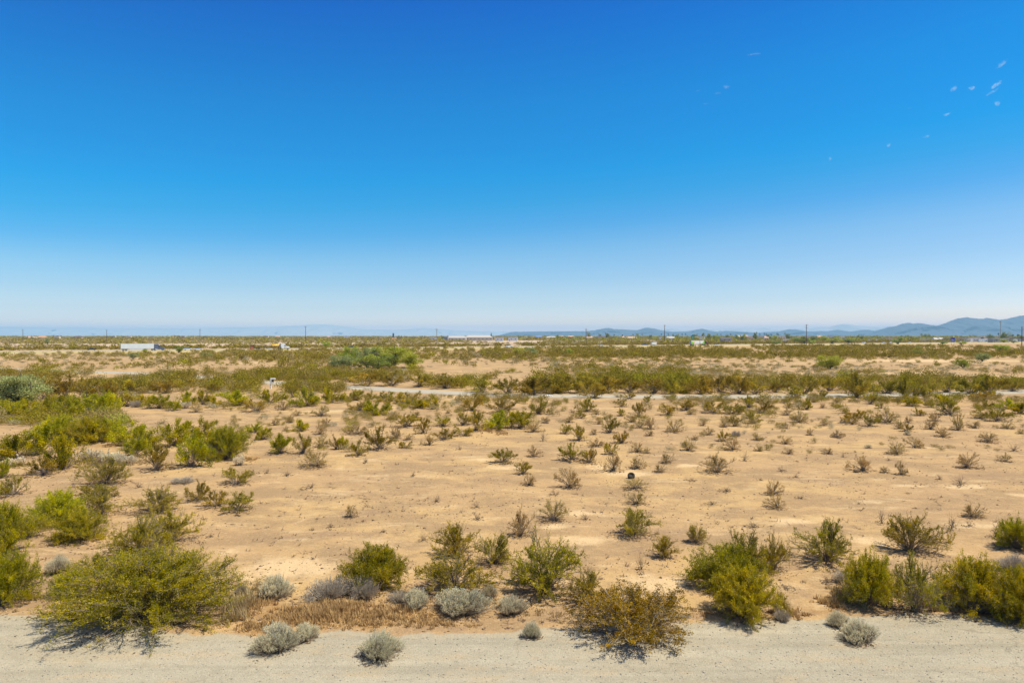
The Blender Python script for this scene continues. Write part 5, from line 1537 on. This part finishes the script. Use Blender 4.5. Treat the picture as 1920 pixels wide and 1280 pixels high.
# white litter at the roadside
p = G(1028, 742)
t = thing('discarded_sheet', 'crumpled white sheet dumped on the sand at the side road edge', 'litter', (p.x, p.y, gz(p.x, p.y)))
mb = MB(); nx, ny = 14, 7; vs = []
for i in range(nx):
    for j in range(ny):
        u, v_ = i / (nx - 1) - .5, j / (ny - 1) - .5
        vs.append((u * 1.25 + .04 * math.sin(j * 3.1), v_ * .6 + .05 * math.sin(i * 2.3), max(.012, .14 + .12 * math.sin(i * 1.9 + j) * math.cos(j * 1.3) - .4 * u * u - .3 * v_ * v_)))
mb.add(vs, [(i * ny + j, (i + 1) * ny + j, (i + 1) * ny + j + 1, i * ny + j + 1) for i in range(nx - 1) for j in range(ny - 1)], 0, False)
o = mb.build('sheet', WHITE, t); sm = o.modifiers.new('thick', 'SOLIDIFY'); sm.thickness = .01
b = MB(); b.box((-.55, -.1, .09), (.22, .2, .16), rz=.4); b.build('black_bundle', BLACKP, t, bevel=.02)


# ------------------------------------------------------------------ the town on the horizon
def house(px, yt, wpx, D, wall, roofm, label, kind='house', shape='gable', dep=9.0, group=None):
    x = (px - 960) / 1280 * D; w = wpx / 1280 * D; h = CAM_H - D * (yt - 629) / 1280
    h = max(h, 2.6)
    t = thing(kind, label, {'house': 'house', 'shed': 'shed', 'motorhome': 'motorhome'}[kind], (x, D, 0), rng0.uniform(-.12, .12), group)
    eave = h * (.62 if shape == 'gable' else .86)
    b = MB(); b.box((0, 0, eave / 2), (w, dep, eave)); b.build('wall', wall, t)
    r_ = MB()
    if shape == 'gable':
        r_.add([(-w / 2 - .4, -dep / 2 - .5, eave - .05), (w / 2 + .4, -dep / 2 - .5, eave - .05), (w / 2 + .4, dep / 2 + .5, eave - .05), (-w / 2 - .4, dep / 2 + .5, eave - .05), (-w / 2 + w * .12, 0, h), (w / 2 - w * .12, 0, h)],
               [(0, 1, 5, 4), (2, 3, 4, 5), (1, 2, 5), (3, 0, 4), (3, 2, 1, 0)])
    else:
        r_.box((0, 0, (eave + h) / 2 + .02), (w + .5, dep + .5, h - eave))
    r_.build('roof', roofm, t)
    k = max(1, int(w / 6))
    for i in range(k):
        q = MB(); xx = -w / 2 + (i + .5) * w / k + (1.2 if i == 0 else 0); q.box((xx, -dep / 2 - .02, eave * .55), (1.5, .08, min(1.2, eave * .4))); q.build('window', GLASS, t)
    q = MB(); q.box((-w / 2 + w / k * .28, -dep / 2 - .02, min(1.05, eave * .4)), (1.0, .08, min(2.1, eave * .8))); q.build('door', BROWNR, t)
    return t


for a in [
    (54, 630.2, 11, 1500, TANW, PINKR, 'pink roofed house at far left right of the first pole', 'house'), (80, 629.8, 15, 1500, TANW, ORANGER, 'orange roofed house at far left', 'house'), (108, 630.3, 8, 1450, CREAM, WHITER, 'small white roofed house right of the orange roof', 'house', 'flat'),
    (147, 629.8, 17, 1500, TANW, BROWNR, 'long dark roofed house left of the second pole', 'house'), (64, 631.0, 8, 1400, CREAM, PINKR, 'small house between the pink and orange roofs', 'house'), (214, 629.5, 7, 2000, CREAM, WHITER, 'pale house just right of the second pole', 'house', 'flat'),
    (242, 630.0, 8, 1800, CREAM, WHITER, 'white low house above the white box trailer', 'house', 'flat'), (345, 629.9, 6, 2200, CREAM, WHITER, 'tiny white house above the first silver car', 'house', 'flat'), (500, 629.2, 7, 2200, CREAM, WHITER, 'tiny white house above the flatbed', 'house', 'flat'), (522, 629.5, 12, 2200, CREAM, PINKR, 'tiny pinkish house above the yellow tank', 'house'),
    (616, 629.8, 5, 2200, CREAM, PINKR, 'tiny pink house right of the tall left pole', 'house'), (650, 630.2, 10, 2000, WHITE, WHITER, 'low white shed above the dark car', 'shed', 'flat'), (740, 632.9, 9, 1250, TANW, ORANGER, 'orange shed at the foot of the dark green tower', 'shed'),
    (856, 629.6, 36, 1100, CREAM, WHITER, 'left half of the long white farm sheds', 'shed'), (898, 628.2, 52, 1120, CREAM, WHITER, 'right taller half of the long white farm sheds', 'shed'), (836, 631.5, 9, 1080, GREYW, BLUER, 'small blue roofed shed at the left end of the long sheds', 'shed', 'flat'), (812, 632.0, 12, 1200, WHITE, WHITER, 'low white shed at the foot of the grey pole', 'shed', 'flat'),
    (936, 632.1, 16, 1000, WHITE, PINKR, 'low pale shed right of the long white sheds', 'shed', 'flat'), (962, 631.9, 18, 1100, WHITE, WHITER, 'low white shed above the white pickup', 'shed', 'flat'), (1010, 629.2, 13, 1700, CREAM, BLUER, 'blue roofed house near the centre of the horizon', 'house'), (1033, 630.2, 18, 1600, CREAM, WHITER, 'long pale house right of the blue roof', 'house'),
    (1052, 629.2, 10, 1800, CREAM, PINKR, 'pink roofed house second right of the blue roof', 'house'), (1070, 629.0, 12, 1900, CREAM, PINKR, 'pink house between blue roof and pole', 'house'), (1105, 630.2, 13, 1300, CREAM, PINKR, 'salmon house right behind the middle utility pole', 'house'), (1128, 629.8, 17, 1350, CREAM, BROWNR, 'dark roofed house second right of the middle pole', 'house'),
    (1141, 629.0, 8, 1400, CREAM, WHITER, 'white house below the two leafy trees', 'house', 'flat'), (1182, 630.8, 24, 1250, CREAM, PINKR, 'long pink roofed house above the towing pickup', 'house'), (1168, 630.1, 5, 1300, WHITE, PINKR, 'small pink house left of the long pink roof', 'house'), (1238, 631.4, 4, 1200, WHITE, WHITER, 'tiny white house left of the tall pole', 'house', 'flat'), (1257, 630.8, 18, 1200, CREAM, WHITER, 'white roofed house right of the tall pole', 'house'),
    (1361, 632.8, 20, 900, GREYW, WHITER, 'long low white roofed shed right of the lime truck', 'shed', 'flat'), (1317, 630.4, 6, 1100, WHITE, WHITER, 'small white house right of the green road sign', 'house', 'flat'), (1386, 628.4, 14, 1300, CREAM, WHITER, 'white roofed house above the long low shed', 'house'), (1397, 627.9, 9, 1350, TANW, PINKR, 'pink gabled house beside the white roofed one', 'house'), (1405, 630.5, 14, 1200, TANW, BROWNR, 'brown house in the trees left of the conifer', 'house'),
    (1426, 629.6, 8, 1300, CREAM, WHITER, 'pale house right of the conifer', 'house', 'flat'), (1436, 630.0, 8, 1200, CREAM, PINKR, 'pink house below the palms', 'house'), (1465, 629.5, 14, 1350, CREAM, WHITER, 'pale house left of the round dark tree', 'house', 'flat'), (1474, 634.8, 7, 800, WHITE, WHITER, 'white cabin below the round dark tree', 'shed', 'flat'), (1519, 629.4, 18, 1400, CREAM, WHITER, 'white house behind the crossarmed pole', 'house', 'flat'),
    (1536, 628.6, 10, 1500, CREAM, PINKR, 'pink house right of the crossarmed pole', 'house'), (1566, 629.6, 30, 1300, WHITE, WHITER, 'long white building above the green tree belt', 'shed', 'flat'), (1576, 634.2, 14, 850, CREAM, WHITER, 'pale shed at the right end of the green tree belt', 'shed', 'flat'), (1636, 635.2, 12, 900, WHITE, WHITER, 'white shed above the highway left of the blue cars', 'shed', 'flat'), (1651, 632.5, 8, 1100, CREAM, WHITER, 'white house below the mountain foot', 'house', 'flat'),
    (1667, 633.0, 7, 1100, CREAM, WHITER, 'second white house below the mountain foot', 'house', 'flat'), (1675, 634.8, 12, 950, CREAM, PINKR, 'low pink roof just left of the round roadside tree', 'house', 'flat'), (1735, 634.8, 14, 900, WHITE, WHITER, 'white house left of the double white roof', 'house', 'flat'), (1753, 632.8, 9, 950, CREAM, WHITER, 'left half of the double white roof', 'house'), (1763, 632.8, 9, 950, CREAM, WHITER, 'right half of the double white roof', 'house'),
    (1778, 634.6, 16, 930, GREYW, BROWNR, 'grey block building left of the blue service sign', 'shed', 'flat'), (1798, 633.6, 16, 950, TANW, PINKR, 'pink building right of the blue service sign', 'house', 'flat'), (1812, 635.0, 9, 900, WHITE, WHITER, 'white hut between pink building and motorhomes', 'shed', 'flat'), (1824, 632.3, 22, 1100, CREAM, WHITER, 'long thin white roof behind the motorhomes', 'shed', 'flat'), (1840, 631.4, 14, 1200, CREAM, WHITER, 'white roof furthest back near the floodlight mast', 'shed', 'flat'),
    (1846, 631.8, 9, 1150, TANW, BROWNR, 'maroon roofed house left of the floodlight mast', 'house'), (1872, 634.0, 32, 850, GREYW, WHITER, 'longest white roofed shed below the floodlight mast', 'shed', 'flat'), (1904, 633.6, 30, 950, GREYW, BROWNR, 'grey wall of buildings at the right border', 'shed', 'flat'), (1880, 631.0, 26, 1250, TANW, PINKR, 'tan roofs behind the floodlight mast foot', 'house', 'flat'),
]:
    house(*a)


def motorhome(px, yt, wpx, D, label):
    x = (px - 960) / 1280 * D; s = 1.0
    t = thing('motorhome', label, 'motorhome', (x, D, 0), rng0.uniform(-.3, .3), 'motorhomes parked in the lot at right')
    L = wpx / 1280 * D; h = max(2.9, min(4.4, CAM_H - D * (yt - 629) / 1280))
    b = MB(); b.prof([(-L / 2, .5), (L / 2, .5), (L / 2, h * .45), (L / 2 - .5, h * .9), (L / 2 - 1, h), (-L / 2, h)], -1.2, 1.2); b.build('body', WHITE, t, bevel=.1)
    b = MB(); b.box((L * .2, -1.21, h * .62), (1.2, .03, .6)); b.box((-L * .2, -1.21, h * .62), (1.2, .03, .6)); b.build('window', GLASS, t)
    b = MB(); b.box((0, -1.215, h * .38), (L * .9, .02, .18)); b.build('stripe', NAVY, t)
    for k in (-.3, .3):
        for s_ in (-1, 1): wheel(t, k * L, s_ * .95, .42, .25)


for a in [(1820, 634.9, 8, 900, 'rounded white motorhome, leftmost in the lot'), (1829, 634.2, 10, 920, 'larger white motorhome, second from left in the lot'), (1839, 635.6, 9, 880, 'low white motorhome in the middle of the lot'), (1847, 635.0, 8, 900, 'white motorhome at the right end of the lot'),
          (1904, 635.8, 7, 880, 'white motorhome parked before the grey wall at right')]:
    motorhome(*a)


# palms and town trees
def palm(px, yt, D, label, size=1.0):
    x = (px - 960) / 1280 * D; h = CAM_H - D * (yt - 629) / 1280
    t = thing('palm_tree', label, 'palm tree', (x, D, 0), 0, 'palm trees of the town')
    b = MB(); b.tube([(0, 0, 0), (.1, 0, h * .5), (0, 0, h - 1.2)], [.35, .28, .26], 8); b.build('trunk', BARK, t)
    f = MB(); rr_ = random.Random(int(px * 7))
    for i in range(26):
        a = rr_.uniform(0, 6.28); up = rr_.uniform(-.9, 1.1); L = rr_.uniform(1.6, 2.3) * size
        d = Vector((math.cos(a) * math.cos(up), math.sin(a) * math.cos(up), math.sin(up))); side = d.cross(Vector((0, 0, 1))).normalized() * .42
        c = Vector((0, 0, h - 1.3)); m1 = c + d * L * .6; e = c + d * L + Vector((0, 0, -.5))
        f.add([c, m1 + side, e, m1 - side], [(0, 1, 2, 3)])
    f.build('crown', PALM, t)


PALM = plain('palm frond', (.09, .12, .05), .7, vary=.3)
for px, yt, D, lab in [(1151.5, 626.2, 1500, 'lone palm right of the two leafy trees'), (1167, 627, 1300, 'palm above the small pink house'), (1187, 625.8, 1500, 'left palm of the pair above the long pink roof'), (1193.5, 625.8, 1500, 'right palm of the pair above the long pink roof'), (1204, 625.6, 1500, 'palm above the towing pickup'),
                       (1240, 625.0, 1500, 'palm just left of the tall pole'), (1253, 625.3, 1600, 'palm just right of the tall pole'), (1262, 626, 1500, 'second palm right of the tall pole'), (1279, 624.8, 1500, 'first palm left of the green road sign'), (1285.5, 624.6, 1500, 'palm beside the green road sign'), (1272, 625.8, 1600, 'lower palm in the row left of the green sign'),
                       (1345, 625.2, 1500, 'slim palm above the dark blue car'), (1352, 625.6, 1500, 'palm left of the long low shed'), (1369.5, 624.8, 1400, 'palm left of the white roofed house'), (1425, 625, 1400, 'palm between conifer and taller palms'), (1433, 624, 1350, 'taller palm with full head'), (1437, 624.8, 1400, 'palm touching the taller palm'), (1457, 624, 1350, 'palm left of the round dark tree'), (1459.5, 625.4, 1400, 'shorter palm left of the round dark tree'),
                       (1446, 625.8, 1500, 'thin palm right of the full headed palm'), (1872.5, 624, 1100, 'palm top left of the floodlight mast'), (1899, 626.5, 950, 'left palm of the pair at the right border'), (1908.5, 626.2, 950, 'right palm of the pair at the right border')]:
    palm(px, yt, D, lab)

for (px, yt, w, D, leaf, lab) in [
    (1103.5, 621.8, 6, 1300, TREE_D, 'slender poplar touching the middle utility pole'), (1124.5, 625.5, 5, 1350, TREE_D, 'small round tree left of the full town tree'), (1139, 623.6, 8, 1350, TREE_D, 'full round town tree above the white house'), (1196, 625.6, 8, 1300, TREE, 'bushy tree right of the palm pair'), (1222, 627.5, 6, 1300, TREE_D, 'grey tree left of the tall pole'), (1218, 628, 5, 1250, TREE_D, 'low tree behind the towing pickup'),
    (1264, 627.0, 8, 1250, TREE_D, 'dull tree right of the tall pole'), (1271, 626.8, 7, 1200, TREE, 'bright tree in the palm row'), (1305, 625.8, 9, 1200, TREE_D, 'tree right behind the green road sign'), (1319, 623.8, 8, 1200, TREE_D, 'tall dark tree right of the green road sign'), (1330, 625.0, 9, 1150, TREE_D, 'bushy tree above the lime truck cab'), (1340, 627, 10, 1150, TREE, 'low tree above the dark blue car'),
    (1362, 627.0, 8, 1200, TREE_D, 'tree behind the long low shed'), (1380, 627.0, 9, 1100, TREE_D, 'tree above the right end of the long low shed'), (1391, 628.6, 12, 950, TREE_D, 'dark dense tree right of the long low shed'), (1417, 622.4, 8, 1150, TREE_D, 'pointed dark conifer of the town'), (1442, 627.2, 12, 1200, TREE_D, 'low wide tree beneath the palms'), (1452, 628, 14, 1100, TREE, 'green tree right beneath the palms'), (1477, 624.8, 11, 1150, TREE_D, 'round dark town tree'),
    (1396, 625.8, 8, 1250, TREE, 'tree beside the pink gabled house'), (1732, 625.2, 10, 1300, TREE_D, 'round tree before the saddle of the mountain'), (1743, 626.4, 8, 1300, TREE_D, 'smaller tree right of the round saddle tree'), (1700, 628.0, 8, 1300, TREE_D, 'low tree below the mountain shoulder'), (1854, 626, 8, 1150, TREE_D, 'left of two trees left of the floodlight mast'), (1861, 628, 8, 1150, TREE_D, 'right of two trees left of the floodlight mast'),
    (1886.5, 622.6, 16, 1050, TREE_D, 'broadest town tree right of the floodlight mast'), (1915, 627, 10, 1000, TREE_D, 'tree at the right border behind the pole'), (1609, 626.5, 5, 1300, TREE_D, 'narrow tree below the low hill'), (1616, 629.5, 6, 1100, TREE_D, 'low dark tree right of the narrow tree'), (972.5, 628.0, 5, 1600, TREE_D, 'lone dark tree above the white pickup'), (1046, 627.6, 7, 1600, TREE_D, 'dark tree right of the blue roofed house'), (921, 624, 3.5, 1150, TREE_D, 'narrow tree at the right end of the long sheds'), (831, 628.8, 8, 1150, TREE_D, 'brown tree left of the long sheds'), (746, 629.6, 9, 1300, TREE_D, 'brownish tree right of the dark green tower')]:
    place_tree(px, yt + 8, w, 8, leaf, lab, 'town_tree', 'tree', 1, D, 'trees of the distant town')

# the green belt of large trees right of centre
for (px, yb, w, h, leaf, lab) in [
    (1491, 643, 22, 11, TREE_D, 'first dark green tree of the belt at its left end'), (1508, 644, 20, 13, TREE_D, 'tree of the green belt directly left of the crossarmed pole'), (1521, 644, 15, 7, TREE, 'vivid lime tree at the foot of the crossarmed pole'), (1526, 642, 20, 12, TREE_D, 'dark green tree above the vivid lime one'),
    (1543, 642, 22, 12, TREE, 'mid green tree right of the crossarmed pole'), (1560, 644, 20, 10, TREE_D, 'dark tree low in the green belt'), (1572, 642, 20, 9, TREE, 'green tree near the right end of the belt'), (1592, 643, 22, 8, TREE_D, 'tree closing the green belt at its right'), (1455, 645, 20, 7, TREE_D, 'grey green clump left of the green belt'),
    (1684, 645, 22, 13, TREE_D, 'round roadside tree at right'), (1767, 645.5, 14, 6, TREE_D, 'low tree left of the blue service sign'), (1802, 645.5, 22, 6, TREE, 'low green clump right of the blue service sign'), (1882, 642, 14, 7, TREE, 'yellow green tree before the longest white roof'), (1900, 643, 12, 5, TREE_D, 'low bush like tree near the right border')]:
    place_tree(px, yb, w, h, leaf, lab, 'belt_tree', 'tree', 1, None, 'trees along the green belt')
